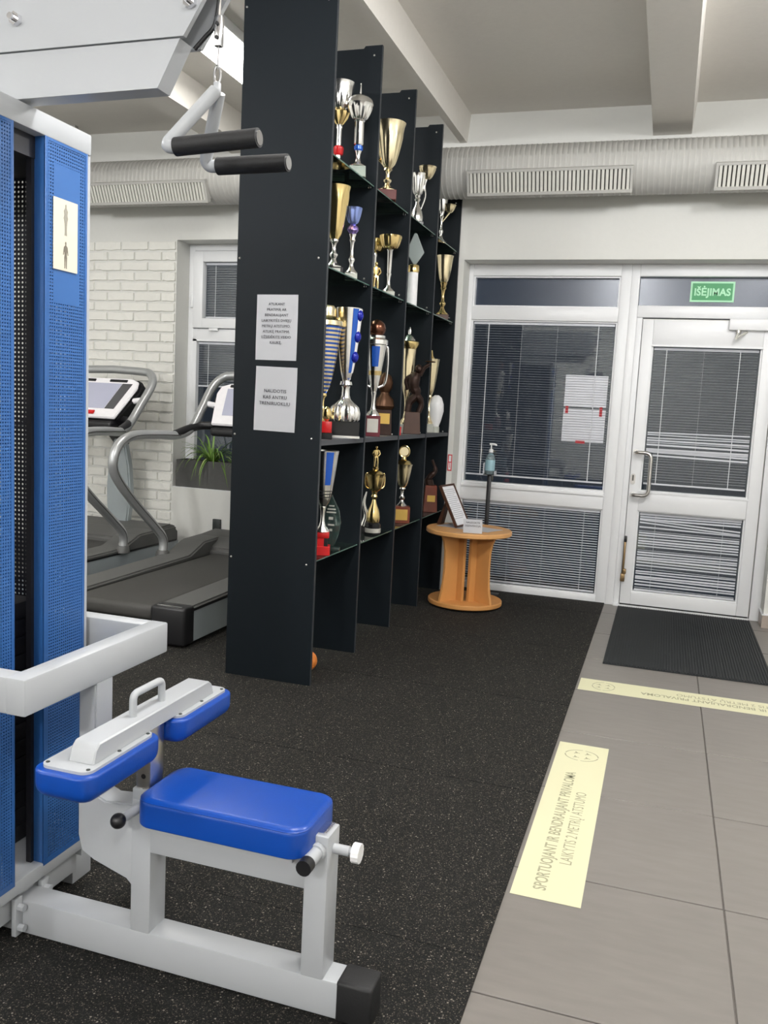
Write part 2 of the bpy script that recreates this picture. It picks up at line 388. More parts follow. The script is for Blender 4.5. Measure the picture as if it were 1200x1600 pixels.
# white painted bricks left of the small window
variants = []
for v in range(8):
    bm = B(); w, h = .1185, .0335
    n = 6
    top = [(-w+2*w*i/n, h+random.uniform(-.005, .0015)) for i in range(n+1)]; bot = [(w-2*w*i/n, -h+random.uniform(-.003, .004)) for i in range(n+1)]
    poly = top+bot
    F = [bm.verts.new((p[0]*.975, -.0135+random.uniform(-.002, .002), p[1]*.92)) for p in poly]; K = [bm.verts.new((p[0], .004, p[1])) for p in poly]
    bm.faces.new(F); m_ = len(poly)
    for i in range(m_): bm.faces.new((F[i], K[i], K[(i+1) % m_], F[(i+1) % m_]))
    bmesh.ops.recalc_face_normals(bm, faces=bm.faces[:])
    me = bpy.data.meshes.new('brick'); bm.to_mesh(me); bm.free(); me.materials.append(m_brick); variants.append(me)
for row in range(32):
    z = 2.545-.0795*(row+.5)
    for c in range(8):
        off = .125 if row % 2 else 0
        x1 = WX0-.002-.25*c+(off if 1 else 0); wfull = .25
        half = row % 2 and c == 0
        cx = x1-.125 if not half else WX0-.002-.0625
        if cx < XL+.12: continue
        o = bpy.data.objects.new('brick', random.choice(variants)); COL.objects.link(o); o.parent = wb
        o.location = (cx, YW-.0, z); o.scale = (.5 if half else 1, 1, 1)
        if random.random() < .5 and not half: o.rotation_euler = (0, PI, 0)

# round duct with grilles
DY, DZ, DR = 5.99, 2.93, .165
bm = B(); prof = []; x = XL+.02
while x < XR-.02:
    prof += [(DR, x), (DR, x+.022), (DR+.0022, x+.026), (DR+.0022, x+.030), (DR, x+.034)]; x += .034
rings = []
for (r, xx) in prof:
    rings.append([bm.verts.new((xx, DY+r*math.cos(2*PI*k/40), DZ+r*math.sin(2*PI*k/40))) for k in range(40)])
for A, Bq in zip(rings, rings[1:]):
    for k in range(40): bm.faces.new((A[k], A[(k+1) % 40], Bq[(k+1) % 40], Bq[k]))
bmesh.ops.recalc_face_normals(bm, faces=bm.faces[:])
duct = thing('ventilation_duct', 'white ribbed round air duct running along the top of far wall', 'duct', (0, DY, DZ))
obj('pipe', bm, m_duct, duct, sharp=60)
boxes('hanger', [(XL+1, XL+1.03, DY-.02, DY+.02, DZ+DR-.01, ZC), (1.7, 1.73, DY-.02, DY+.02, DZ+DR-.01, ZC)], m_duct, duct)
def grille(x0, x1, label):
    g = thing('air_grille', label, 'vent', ((x0+x1)/2, DY-DR, DZ-.09), group='grilles of the air duct')
    tilt = math.radians(24); c = Vector((0, DY-.155, DZ-.105)); u = Vector((0, math.sin(tilt), -math.cos(tilt))); nrm = Vector((0, -math.cos(tilt), -math.sin(tilt)))
    def slab(bm, a, b, s0, s1, d0, d1):
        vs = []
        for xx in (a, b):
            for s in (s0, s1):
                for d in (d0, d1): vs.append(bm.verts.new(Vector((xx, 0, 0))+c+u*s+nrm*d))
        for q in ((0,1,3,2),(4,6,7,5),(0,4,5,1),(2,3,7,6),(0,2,6,4),(1,5,7,3)): bm.faces.new([vs[i] for i in q])
        bmesh.ops.recalc_face_normals(bm, faces=bm.faces[:])
    bm = B(); hh = .062
    slab(bm, x0-.016, x1+.016, -hh-.016, -hh, -.05, .012); slab(bm, x0-.016, x1+.016, hh, hh+.018, -.03, .016)
    slab(bm, x0-.016, x0, -hh, hh, -.05, .012); slab(bm, x1, x1+.016, -hh, hh, -.05, .012); obj('frame', bm, m_duct, g)
    bm = B(); slab(bm, x0, x1, -hh, hh, -.02, -.014); obj('backing', bm, m_dark, g)
    bm = B(); n = int((x1-x0)/.0255)
    for i in range(n): xx = x0+(i+.5)*(x1-x0)/n; slab(bm, xx-.0085, xx+.0085, -hh, hh, -.014, .008)
    obj('slats', bm, m_grille, g, kind='stuff')
grille(-1.375, -.35, 'white slotted duct grille above the tall blind window')
grille(.165, 1.19, 'white slotted duct grille above the door')
grille(-4.34, -3.34, 'white slotted duct grille above the painted brick wall')

# ------------------------------------------------------------------ window_1, door_1, window_2
def quad(o, n, x0, x1, z0, z1, y=YF, d=.03, m=None, parent=None): return boxes(n, [(x0, x1, y, y+d, z0, z1)], m, parent)
def slat_mesh(w, dep=.015):
    bm = B(); pts = [(-dep/2, -.0004), (0, .0005), (dep/2, -.0004)]
    A = [[bm.verts.new((s, p[0], p[1]+t)) for p in pts] for s in (-w/2, w/2) for t in (0, .0004)]
    for (a, b) in ((0, 2), (1, 3)):
        for i in range(2): bm.faces.new((A[a][i], A[a][i+1], A[b][i+1], A[b][i]))
    for i in range(2):
        bm.faces.new((A[0][i], A[1][i], A[1][i+1], A[0][i+1])); bm.faces.new((A[2][i], A[2][i+1], A[3][i+1], A[3][i]))
    bm.faces.new((A[0][0], A[2][0], A[3][0], A[1][0])); bm.faces.new((A[0][2], A[1][2], A[3][2], A[2][2]))
    bmesh.ops.recalc_face_normals(bm, faces=bm.faces[:])
    return bm
def blind(label, x0, x1, z0, z1, pitch, tilt, cords, wide, gap=0.0, messy=None, y=YF+.012, group='venetian blinds'):
    cx = (x0+x1)/2; t = thing('venetian_blind', label, 'blind', (cx, y, z0), group=group)
    s0 = None; n = int((z1-z0-gap-.03)/pitch)
    rnd = random.Random(int(x0*1000+z0*77))
    for i in range(n):
        z = z1-.02-pitch*(i+.5); ry = 0; dz = 0; tl = tilt+rnd.uniform(-.03, .03)
        if messy: dz, ry, tl = messy(i, n, rnd, tl)
        loc = (0, 0, z+dz-z0); rot = (math.radians(0)+tl, ry, 0)
        if s0 is None: s0 = obj('slat', slat_mesh(x1-x0-.012), m_slat, t, local=True); s0.location = loc; s0.rotation_euler = rot
        else: linked(s0, 'slat', t, loc, rot)
    boxes('headrail', [(x0+.003, x1-.003, y-.010, y+.010, z1-.018, z1-.001)], m_slat, t)
    boxes('bottom_rail', [(x0+.006, x1-.006, y-.009, y+.008, z0+gap, z0+gap+.011)], m_slat, t)
    for k, cxx in enumerate(cords):
        w = wide if k in (0, len(cords)-1) else .0012
        boxes('cord', [(cxx-w/2, cxx+w/2, y-.0105, y-.0095, z0+gap+.005, z1-.01)], m_cord, t)
    return t
# frame of the tall window (left) : stiles and rails
w1 = boxes('window_1', [(DX0, -1.43, YF-.03, YF+.05, 0, DZ1), (-.388, -.318, YF-.03, YF+.05, 0, DZ1), (-1.43, -.388, YF-.03, YF+.05, 2.312, DZ1),
                        (-1.43, -.388, YF-.03, YF+.05, 2.0, 2.095), (-1.43, -.388, YF-.03, YF+.05, .682, .806), (-1.43, -.388, YF-.03, YF+.05, 0, .05)], m_pvc, kind='structure', bev=.004)
bm = B()
for (z0, z1) in ((2.095, 2.312), (.806, 2.0), (.05, .682)):
    for b in ((-1.43, -1.418, YF-.012, YF+.04, z0, z1), (-.40, -.388, YF-.012, YF+.04, z0, z1), (-1.418, -.40, YF-.012, YF+.04, z0, z0+.010), (-1.418, -.40, YF-.012, YF+.04, z1-.010, z1)): box(bm, *b)
obj('glazing_bead', bm, m_pvc, w1)
boxes('sill_ledge', [(-1.43, -.388, YF-.042, YF-.02, .775, .800)], m_pvc, w1, bev=.005)
boxes('upper_pane', [(-1.42, -.396, YF+.030, YF+.034, 2.1, 2.308)], m_frost, w1)
boxes('pane', [(-1.42, -.396, YF+.030, YF+.034, .81, 1.996)], m_glass, w1)
boxes('lower_pane', [(-1.42, -.396, YF+.030, YF+.034, .054, .678)], m_glass, w1)
# door
d1 = boxes('door_1', [(-.318, -.262, YF-.03, YF+.05, 0, DZ1), (.648, DX1, YF-.03, YF+.05, 0, DZ1), (-.262, .648, YF-.03, YF+.05, 2.312, DZ1),
                      (-.262, .648, YF-.03, YF+.05, 2.035, 2.116), (-.262, -.222, YF-.02, YF+.05, 0, 2.04)], m_pvc, kind='structure', bev=.004)
boxes('transom_pane', [(-.262, .648, YF+.026, YF+.030, 2.116, 2.312)], m_frost, d1)
lf = boxes('door_leaf', [(-.219, -.146, YF-.036, YF+.03, .022, 2.022), (.562, .640, YF-.036, YF+.03, .022, 2.022), (-.146, .562, YF-.036, YF+.03, 1.85, 2.022),
                         (-.146, .562, YF-.036, YF+.03, .695, .832), (-.146, .562, YF-.036, YF+.03, .022, .108)], m_pvc, d1, bev=.004)
bm = B()
for (z0, z1) in ((.832, 1.85), (.108, .695)):
    for b in ((-.146, -.136, YF-.02, YF+.028, z0, z1), (.552, .562, YF-.02, YF+.028, z0, z1), (-.136, .552, YF-.02, YF+.028, z0, z0+.009), (-.136, .552, YF-.02, YF+.028, z1-.009, z1)): box(bm, *b)
obj('glazing_bead', bm, m_pvc, lf)
boxes('pane', [(-.138, .554, YF+.020, YF+.024, .838, 1.844)], m_glass, lf); boxes('pane', [(-.138, .554, YF+.020, YF+.024, .114, .69)], m_glass, lf)
boxes('leaf_lip', [(-.152, .568, YF-.040, YF-.034, 1.84, 1.852), (-.152, .568, YF-.040, YF-.034, .822, .834)], m_pvc, lf)
boxes('gasket', [(-.222, .642, YF-.018, YF-.01, 2.022, 2.027), (.640, .644, YF-.02, YF-.01, .022, 2.022)], m_grille, d1)
boxes('threshold', [(-.262, .648, YF-.05, YF+.05, 0, .012)], m_pvc, d1)
boxes('bottom_seal', [(-.216, .638, YF-.030, YF+.02, .012, .024)], m_black, d1)
# D-shaped pull handle
ph = B(); tube(ph, fillet([(-.192, YF-.036, 1.107), (-.192, YF-.085, 1.107), (-.085, YF-.10, 1.107), (-.085, YF-.10, .807), (-.192, YF-.085, .807), (-.192, YF-.036, .807)], .045, 8), .0135, 14)
hd = obj('pull_handle', ph, m_steel, d1)
bm = B(); lathe(bm, [(.018, 0), (.018, .006)], (0, 0, 0), 16)
for v in bm.verts: v.co = Vector((v.co.x, -v.co.z, v.co.y))
bmesh.ops.recalc_face_normals(bm, faces=bm.faces[:])
rs = obj('rose', bm, m_steel, hd, local=True); rs.location = (-.192, YF-.036, 1.107); linked(rs, 'rose', hd, (-.192, YF-.036, .807))
bm = B(); prism(bm, [(-.197+.016*math.cos(a*PI/10), .917+(.022 if 0 <= a <= 10 else -.022)+.016*math.sin(a*PI/10)) for a in range(21)][:21], 'y', YF-.042, YF-.034)
obj('lock_plate', bm, m_steel, d1)
bm = B(); prism(bm, [(-.202, .945), (-.192, .945), (-.192, .905), (-.202, .905)], 'y', YF-.044, YF-.041); obj('keyhole', bm, m_dark, d1)
# fold-down holder at the foot of the leaf
ho = boxes('door_holder', [(-.218, -.204, YF-.068, YF-.054, .235, .47)], m_bronzeknob, d1, bev=.004)
boxes('rubber_tip', [(-.221, -.201, YF-.071, YF-.051, .468, .512)], m_black, ho, bev=.004)
boxes('hinge_block', [(-.226, -.196, YF-.07, YF-.036, .185, .24), (-.212, -.190, YF-.075, YF-.036, .24, .275)], m_bronzeknob, ho, bev=.004)
# door closer
clo = boxes('door_closer', [(.338, .60, YF-.078, YF-.034, 1.958, 2.032)], m_pvc, d1, bev=.006)
bm = B(); tube(bm, [(.40, YF-.056, 1.958), (.40, YF-.056, 1.938)], .018, 14); obj('spindle', bm, m_steel, clo)
bm = B(); tube(bm, [(.40, YF-.056, 1.944), (.385, YF-.13, 1.90)], .009, 8); tube(bm, [(.385, YF-.13, 1.90), (.455, YF-.034, 1.950)], .008, 8); obj('arm', bm, m_grille, clo)
# exit sign on the transom
ex = thing('exit_sign', 'green exit sign with pale border on the glass above the door', 'sign', (.2145, YF+.02, 2.218))
boxes('border', [(.0735, .3555, YF+.020, YF+.024, 2.150, 2.286)], m_greenlt, ex); boxes('face', [(.0855, .3435, YF+.018, YF+.021, 2.162, 2.274)], m_green, ex)
text('lettering', 'IŠĖJIMAS', .066, frame_mtx((1, 0, 0), (0, 0, 1), (0, -.0026, -.024)), m_greenlt, ex, sx=.93, spacing=1.03, bold=.0022)
# blinds
XS1 = [-1.30, -1.055, -.80, -.515]
blind('grey venetian blind filling the tall middle pane left of the door', -1.415, -.403, .818, 1.988, .0178, -.01, XS1, .006, gap=.045)
blind('venetian blind in the low pane behind the round beech table', -1.415, -.403, .062, .670, .0182, .26, [-1.30, -1.055, -.80, -.515], .003, gap=.006)
def messy_up(i, n, r, tl):
    f = i/n
    if .60 < f < .72: return r.uniform(-.004, .004), r.uniform(-.012, .012), .55+r.uniform(-.2, .5)
    if .72 <= f < .80: return r.uniform(-.01, .006), r.choice((-.02, .015, .0)), .9
    return 0, r.uniform(-.003, .003), tl
blind('disordered venetian blind in the upper pane of the door', -.132, .548, .848, 1.836, .0185, -.01, [-.045, .20, .43], .005, gap=.035, messy=messy_up)
def messy_lo(i, n, r, tl):
    if i in (2, 3): return 0, .05, tl
    if i % 7 == 5: return -.006, r.uniform(-.02, .02), tl-.5
    return r.uniform(-.003, .003), r.uniform(-.012, .012), tl+r.uniform(-.1, .2)
blind('bent bright-slatted venetian blind in the lower pane of the door', -.132, .548, .120, .682, .0195, .62, [-.02, .43], .0015, messy=messy_lo)
# notices taped behind the blind
for (z0, z1, lab) in ((1.402, 1.627, 'white sheet taped on window glass, upper of the two behind the blind'), (1.150, 1.388, 'white sheet with red tape on window glass, lower of the two')):
    pn = thing('window_notice', lab, 'notice', (-.573, YF+.026, z0), 0, 'sheets taped on the window')
    boxes('sheet', [(-.722, -.424, YF+.0245, YF+.0262, z0, z1)], m_paper, pn)
    if z0 < 1.2:
        boxes('red_tape', [(-.708, -.688, YF+.0235, YF+.0245, 1.352, 1.405), (-.468, -.448, YF+.0235, YF+.0245, 1.340, 1.408)], m_redink, pn)
        boxes('red_tape', [(-.62, -.555, YF+.0235, YF+.0245, 1.142, 1.162)], m_redink, pn)
# small window beyond the treadmills
SX = [WX0+.0, -3.70]
w2 = boxes('window_2', [(WX0, -3.735, YF-.02, YF+.05, WZ0, WZ1), (-2.52, WX1, YF-.02, YF+.05, WZ0, WZ1), (-3.735, -2.52, YF-.02, YF+.05, 2.50, WZ1), (-3.735, -2.52, YF-.02, YF+.05, 1.80, 1.885),
                        (-3.735, -2.52, YF-.02, YF+.05, WZ0, .66), (-3.12, -3.06, YF-.02, YF+.05, .66, 1.80)], m_pvc, kind='structure', bev=.004)
sa = boxes('sash', [(-3.735, -3.648, YF-.04, YF+.03, 1.89, 2.495), (-2.60, -2.525, YF-.04, YF+.03, 1.89, 2.495), (-3.648, -2.60, YF-.04, YF+.03, 2.412, 2.495), (-3.648, -2.60, YF-.04, YF+.03, 1.89, 1.967)], m_pvc, w2, bev=.004)
boxes('pane', [(-3.648, -2.60, YF+.02, YF+.024, 1.967, 2.412)], m_glass, sa)
boxes('lower_pane', [(-3.735, -3.12, YF+.02, YF+.024, .66, 1.80)], m_glass, w2); boxes('lower_pane', [(-3.06, -2.52, YF+.02, YF+.024, .66, 1.80)], m_glass, w2)
boxes('hinge', [(-3.752, -3.73, YF-.05, YF-.03, 2.05, 2.16)], m_pvc, w2, bev=.004); boxes('latch', [(-3.58, -3.50, YF-.05, YF-.035, 1.868, 1.888)], m_pvc, w2, bev=.003)
boxes('bead', [(-3.735, -3.70, YF-.025, YF+.02, .66, 1.80), (-3.735, -2.52, YF-.025, YF+.02, 1.785, 1.80)], m_pvc, w2)
boxes('sill', [(WX0, WX1, YW+.002, YF-.02, WZ0-.002, WZ0+.004)], m_pvc, w2, bev=.003)
blind('venetian blind in the upper sash of the small window by the treadmills', -3.642, -2.606, 1.972, 2.408, .019, .16, [-3.55, -3.1, -2.7], .004, y=YF+.006)
blind('half-open venetian blind in the lower pane of the small window', -3.695, -3.125, .67, 1.78, .0185, .05, [-3.60, -3.35], .004, y=YF+.006, gap=.75)

# ------------------------------------------------------------------ trophy shelving
P1, PD, PX0, PX1 = 3.7157, .6172, -1.951, -1.504
sh = thing('trophy_shelving', 'tall dark divider shelving with glass shelves holding the trophies', 'shelving', (-1.73, 4.95, 0))
scr = None
for k in range(5):
    y = P1+k*PD; zt = 3.122 if k < 4 else 2.83
    bm = B(); prism(bm, [(PX0, .008), (PX1-.0015, .008), (PX1-.0015, zt), (PX1-.09, zt), (PX1-.10, zt-.012), (PX0, zt-.012)], 'y', y, y+.018)
    p = obj('upright_panel', bm, m_panel, sh)
    boxes('edge_band', [(PX1-.0015, PX1, y, y+.018, .008, zt)], m_panedge, p)
    for z in (.588, 1.176, 1.985, 3.075 if k < 4 else 2.78):
        for x in (-1.938, -1.546):
            if scr is None:
                bm = B(); ball(bm, (0, 0, 0), .0055, 8); scr = obj('screw', bm, m_steel, p, local=True); scr.location = Vector((x, y-.0005, z))-ORG[p.name]
            else: linked(scr, 'screw', p, Vector((x, y-.0005, z))-ORG[p.name])
for k in range(4):
    y0, y1 = P1+k*PD+.018, P1+(k+1)*PD
    boxes('shelf_board', [(PX0, PX1-.004, y0, y1, 1.146, 1.170)], m_shelfg, sh)
    for z in (2.445, 1.955, .605):
        g = boxes('glass_shelf', [(PX0+.01, PX1-.012, y0+.002, y1-.002, z-.006, z)], m_shelfglass, sh)
        boxes('front_edge', [(PX1-.012, PX1-.0108, y0+.002, y1-.002, z-.006, z)], m_glassedge, g)
        for yy in (y0+.008, y1-.008):
            for xx in (PX1-.03, PX0+.05): boxes('clip', [(xx-.008, xx+.008, yy-.007, yy+.007, z-.014, z-.006)], m_chrome, g, bev=.002)
# two notices on the first panel
def paper(label, x0, x1, z0, z1, rot, lines, size, zfirst, step, tapes=False):
    t = thing('paper_notice', label, 'notice', ((x0+x1)/2, P1-.001, (z0+z1)/2), 0, 'printed notices on the dark panel'); t.rotation_euler = (0, rot, 0)
    w, h = (x1-x0)/2, (z1-z0)/2
    bm = B(); n = 6
    for i in range(n):
        for j in range(n): pass
    G = [[bm.verts.new((-w+2*w*i/n, -.0012-.0012*math.sin(i*1.3+j*.9), -h+2*h*j/n)) for j in range(n+1)] for i in range(n+1)]
    for i in range(n):
        for j in range(n): bm.faces.new((G[i][j], G[i+1][j], G[i+1][j+1], G[i][j+1]))
    bmesh.ops.solidify(bm, geom=bm.faces[:], thickness=.0004)
    bmesh.ops.recalc_face_normals(bm, faces=bm.faces[:])
    obj('sheet', bm, m_paper, t, local=True)
    for i, s in enumerate(lines):
        text('text_line', s, size, frame_mtx((1, 0, 0), (0, 0, 1), (-.002, -.0033, zfirst-step*i)), m_ink, t, sx=1.0, spacing=1.06)
paper('upper white printed sheet with eight lines on the first dark panel', -1.842, -1.636, 1.526, 1.822, -.004,
      ['ATLIKANT', 'PRATIMĄ AR', 'BENDRAUJANT', 'LAIKYKITĖS DVIEJŲ', 'METRŲ ATSTUMO.', 'ATLIKĘ PRATIMĄ', 'UŽSIDĖKITE VEIDO', 'KAUKĘ.'], .0165, .100, .0247)
paper('lower white printed sheet with three lines on the first dark panel', -1.838, -1.629, 1.200, 1.496, .012,
      ['NAUDOTIS', 'KAS ANTRU', 'TRENIRUOKLIU'], .0215, .030, .0285)

# ------------------------------------------------------------------ trophies
def stem_prof(style, r, z0, h):
    S = {'baluster': [(1.9, 0), (1.95, .05), (1.3, .13), (.75, .24), (.55, .32), (.95, .42), (1.0, .48), (.5, .58), (.42, .74), (.6, .86), (1.1, .93), (1.0, 1)],
         'column': [(1.9, 0), (1.75, .06), (1.1, .15), (.75, .22), (.8, .26), (.8, .88), (1.05, .93), (.9, 1)],
         'tall': [(2.6, 0), (2.5, .03), (1.5, .10), (.9, .18), (.7, .25), (1.3, .34), (1.3, .37), (.7, .43), (.55, .62), (.75, .78), (1.25, .84), (1.0, .9), (1.5, 1)],
         'vase': [(2.2, 0), (2.4, .06), (2.5, .2), (2.1, .4), (1.1, .6), (.7, .75), (1.3, .85), (.9, .92), (1.2, 1)],
         'trumpet': [(2.4, 0), (2.2, .08), (1.1, .22), (.7, .4), (.6, .6), (.7, .8), (1.0, 1)]}[style]
    return [(a*r, z0+t*h) for a, t in S]
def bowl_prof(r0, R, z0, h, p=.5, lip=.06, wall=.0022):
    out = []
    for i in range(11):
        t = i/10; out.append((r0+(R-r0)*(t**p), z0+h*t))
    out[-1] = (R*(1+lip), z0+h)
    inn = [(max(r-wall, .001), z+.001) for r, z in out[::-1][:-1]]
    inn[0] = (out[-1][0]-wall, z0+h)
    return out+inn+[(.0008, z0+.004)]
def plinth(t, m, w, d, h, z0=0.0, plate=None, taper=1.0, face=-1):
    bm = B(); A = [(-w/2, -d/2), (w/2, -d/2), (w/2, d/2), (-w/2, d/2)]
    lo = [bm.verts.new((x, y, z0)) for x, y in A]; hi = [bm.verts.new((x*taper, y*taper, z0+h)) for x, y in A]
    bm.faces.new(lo[::-1]); bm.faces.new(hi)
    for i in range(4): bm.faces.new((lo[i], lo[(i+1) % 4], hi[(i+1) % 4], hi[i]))
    bmesh.ops.bevel(bm, geom=bm.edges[:], offset=.002, segments=1, affect='EDGES')
    o = obj('base', bm, m, t, local=True)
    if plate: boxes('name_plate', [(-w*.36, w*.36, -d/2*taper-.0025, -d/2*taper+.006, z0+h*.2, z0+h*.85)], plate, o, local=True)
    return o
def part_lathe(t, name, prof, m, **k):
    bm = B(); lathe(bm, prof, (0, 0, 0), k.pop('seg', 28), **k); return obj(name, bm, m, t, local=True)
def handles(t, m, r, zlo, zhi, out, ang=0, rad=.004, n=2):
    for s in range(n):
        a = ang+s*2*PI/n; c, q = math.cos(a), math.sin(a)
        P = [(r*.55, zlo), (r+out*.6, zlo+(zhi-zlo)*.12), (r+out, zlo+(zhi-zlo)*.5), (r+out*.9, zhi), (r+out*.45, zhi+.012), (r*.95, zhi-.01)]
        bm = B(); tube(bm, smooth_path([(x*c, x*q, z) for x, z in P], 4), rad, 8); obj('handle', bm, m, t, local=True)
def figure(bm, z0, h, arm_up=False, x=0, y=0, lean=0.0):
    def q(a, b, c): return (x+a*h+lean*c*h, y+b*h, z0+c*h)
    tube(bm, [q(-.07, 0, 0), q(-.06, -.02, .25), q(-.04, 0, .5)], [.035*h, .045*h, .065*h], 8); tube(bm, [q(.08, -.02, 0), q(.07, -.04, .25), q(.04, 0, .5)], [.035*h, .045*h, .065*h], 8)
    tube(bm, [q(0, 0, .44), q(0, 0, .55), q(0, 0, .70), q(0, 0, .80), q(0, 0, .86)], [.09*h, .08*h, .11*h, .10*h, .04*h], 10)
    ball(bm, q(0, -.01, .93), .06*h, 12, 1.2)
    for s in (-1, 1):
        if arm_up: tube(bm, [q(.11*s, 0, .78), q(.22*s, -.02, .86), q(.18*s, -.03, 1.05)], [.04*h, .033*h, .025*h], 8)
        else: tube(bm, [q(.11*s, 0, .78), q(.17*s, -.03, .62), q(.10*s, -.09, .52)], [.04*h, .033*h, .026*h], 8)
TG = None
def trophy(name, label, loc, rz=.35, cat='trophy'): return thing(name, label, cat, loc, rz, 'trophies on the dark shelving')
G2, G1, GB, G0 = 2.445, 1.955, 1.170, .605
# --- top glass shelf
t = trophy('ribbed_cup_trophy', 'silver ribbed lidded cup with blue ring on the top glass shelf, nearest bay', (-1.55, 4.174, G2))
plinth(t, m_marbleg, .082, .07, .052, taper=.96); part_lathe(t, 'stem', stem_prof('trumpet', .017, .052, .075), m_silver)
part_lathe(t, 'collar', [(.016, .127), (.022, .133), (.022, .148), (.016, .154)], m_blueenamel); part_lathe(t, 'column', [(.017, .154), (.021, .160), (.021, .262), (.026, .268)], m_silver, flute=(8, .06, .15, .27))
part_lathe(t, 'bowl', bowl_prof(.022, .062, .268, .075, .55, .03), m_silver, flute=(16, .05, .27, .335), seg=64); part_lathe(t, 'lid', [(.065, .343), (.060, .362), (.040, .380), (.012, .388), (.004, .394), (.002, .442)], m_silver)
t = trophy('wide_cup_trophy', 'silver wide bowl trophy with red ribbon half hidden beside the first panel, top shelf', (-1.66, 4.189, G2))
plinth(t, m_marbleg, .075, .07, .05); part_lathe(t, 'stem', stem_prof('column', .016, .05, .21), m_silver); part_lathe(t, 'ribbon', [(.019, .115), (.024, .122), (.026, .15), (.019, .158)], m_red)
part_lathe(t, 'cup_foot', [(.016, .26), (.036, .29), (.044, .318), (.03, .326)], m_gold, flute=(8, .1, .25, .33), seg=32); part_lathe(t, 'bowl', bowl_prof(.028, .066, .324, .13, .45, .05), m_silver, flute=(18, .03, .34, .40), seg=72)
t = trophy('gold_cup_trophy', 'large fluted gold cup on red-brown marble, top shelf of second bay', (-1.55, 4.648, G2))
plinth(t, m_marbler, .10, .085, .052); part_lathe(t, 'stem', stem_prof('baluster', .022, .052, .115), m_palegold)
part_lathe(t, 'bowl', bowl_prof(.018, .082, .167, .235, .55, .05), m_palegold, flute=(12, .035, .18, .34), seg=72); 
bm = B(); figure(bm, .385, .10, True, -.088, 0); o = obj('figure_finial', bm, m_gold, t, local=True)
bm = B(); tube(bm, smooth_path([(-.03, 0, .19), (-.085, 0, .25), (-.098, 0, .32), (-.088, 0, .39)], 5), .005, 8); obj('handle', bm, m_gold, t, local=True)
t = trophy('twin_bowl_trophy', 'silver cup with pale gold bowl beside it, top shelf of third bay', (-1.60, 5.408, G2))
plinth(t, m_marbleb, .085, .07, .045); part_lathe(t, 'stem', stem_prof('vase', .016, .045, .16), m_silver); part_lathe(t, 'bowl', bowl_prof(.016, .05, .205, .13, .5, .06), m_silver, flute=(10, .05, .21, .32), seg=60)
bm = B(); tube(bm, smooth_path([(.02, 0, .12), (.045, 0, .2), (.04, 0, .27), (.05, 0, .31)], 5), [.006]*15+[.007], 8); obj('side_stem', bm, m_silver, t, local=True)
bm = B(); lathe(bm, bowl_prof(.014, .055, .305, .075, .6, .04), (.052, 0, 0), 40, flute=(8, .06, .3, .37)); obj('gold_bowl', bm, m_palegold, t, local=True)
t = trophy('slim_cup_trophy', 'small silver and gold two-bowl cup in the far bay, top shelf', (-1.60, 6.02, G2))
plinth(t, m_marbleb, .075, .065, .04); part_lathe(t, 'stem', stem_prof('tall', .012, .04, .20), m_silver); part_lathe(t, 'bowl', bowl_prof(.015, .042, .24, .12, .5, .06), m_silver)
bm = B(); lathe(bm, bowl_prof(.012, .042, .235, .055, .6, .05), (.05, 0, 0), 32, flute=(8, .06, .2, .3)); tube(bm, [(.0, 0, .17), (.05, 0, .237)], .006, 8); obj('gold_bowl', bm, m_palegold, t, local=True)
# --- second glass shelf
t = trophy('gold_cup_trophy', 'tall gold tulip cup on silver stem beside the first panel, second shelf', (-1.63, 4.109, G1))
plinth(t, m_marbleb, .10, .09, .05, plate=m_marblew); part_lathe(t, 'stem', stem_prof('baluster', .021, .05, .135), m_silver); part_lathe(t, 'bowl', bowl_prof(.02, .068, .185, .25, .6, .05), m_gold, flute=(5, .06, .2, .40), seg=60)
t = trophy('purple_cup_trophy', 'slim blue and purple metal cup on tall silver stem, second shelf', (-1.56, 4.175, G1))
plinth(t, m_marblew, .062, .055, .032); part_lathe(t, 'stem', stem_prof('tall', .0125, .032, .19), m_silver); part_lathe(t, 'collar', [(.012, .222), (.026, .24), (.024, .255), (.013, .268)], m_purple, flute=(8, .08, .22, .27), seg=32)
part_lathe(t, 'bowl', bowl_prof(.013, .04, .268, .08, .45, .06), m_bluemetal, flute=(6, .08, .27, .34), seg=48)
t = trophy('flat_bowl_trophy', 'gold flower bowl on tall silver stem, second shelf of second bay', (-1.57, 4.815, G1))
plinth(t, m_marblew, .072, .062, .03); part_lathe(t, 'stem', stem_prof('trumpet', .0145, .03, .10), m_silver); part_lathe(t, 'column', [(.010, .13), (.012, .14), (.015, .255), (.02, .262)], m_silver)
part_lathe(t, 'bowl', bowl_prof(.02, .062, .262, .075, .35, .02), m_gold, flute=(8, .06, .265, .33), seg=64)
t = trophy('flat_bowl_trophy', 'second gold flower bowl half hidden behind the front one, second shelf', (-1.68, 4.875, G1))
plinth(t, m_marblew, .07, .06, .03); part_lathe(t, 'stem', stem_prof('column', .014, .03, .225), m_silver); part_lathe(t, 'bowl', bowl_prof(.02, .06, .255, .075, .35, .02), m_gold, flute=(8, .06, .26, .32), seg=64)
t = trophy('figurine', 'small gold standing figurine beside the panel edge, second shelf of second bay', (-1.60, 4.675, G1))
plinth(t, m_marbleg, .05, .045, .022); bm = B(); figure(bm, .022, .15, False); obj('figure', bm, m_gold, t, local=True)
t = trophy('crystal_award', 'kite-shaped frosted glass award on a white column, second shelf of third bay', (-1.56, 5.264, G1), rz=.1)
bm = B(); lathe(bm, [(.031, 0), (.031, .205)], (0, 0, 0), 20); obj('column', bm, m_white, t, local=True); part_lathe(t, 'collar', [(.034, .205), (.036, .215), (.034, .245), (.03, .25)], m_gold)
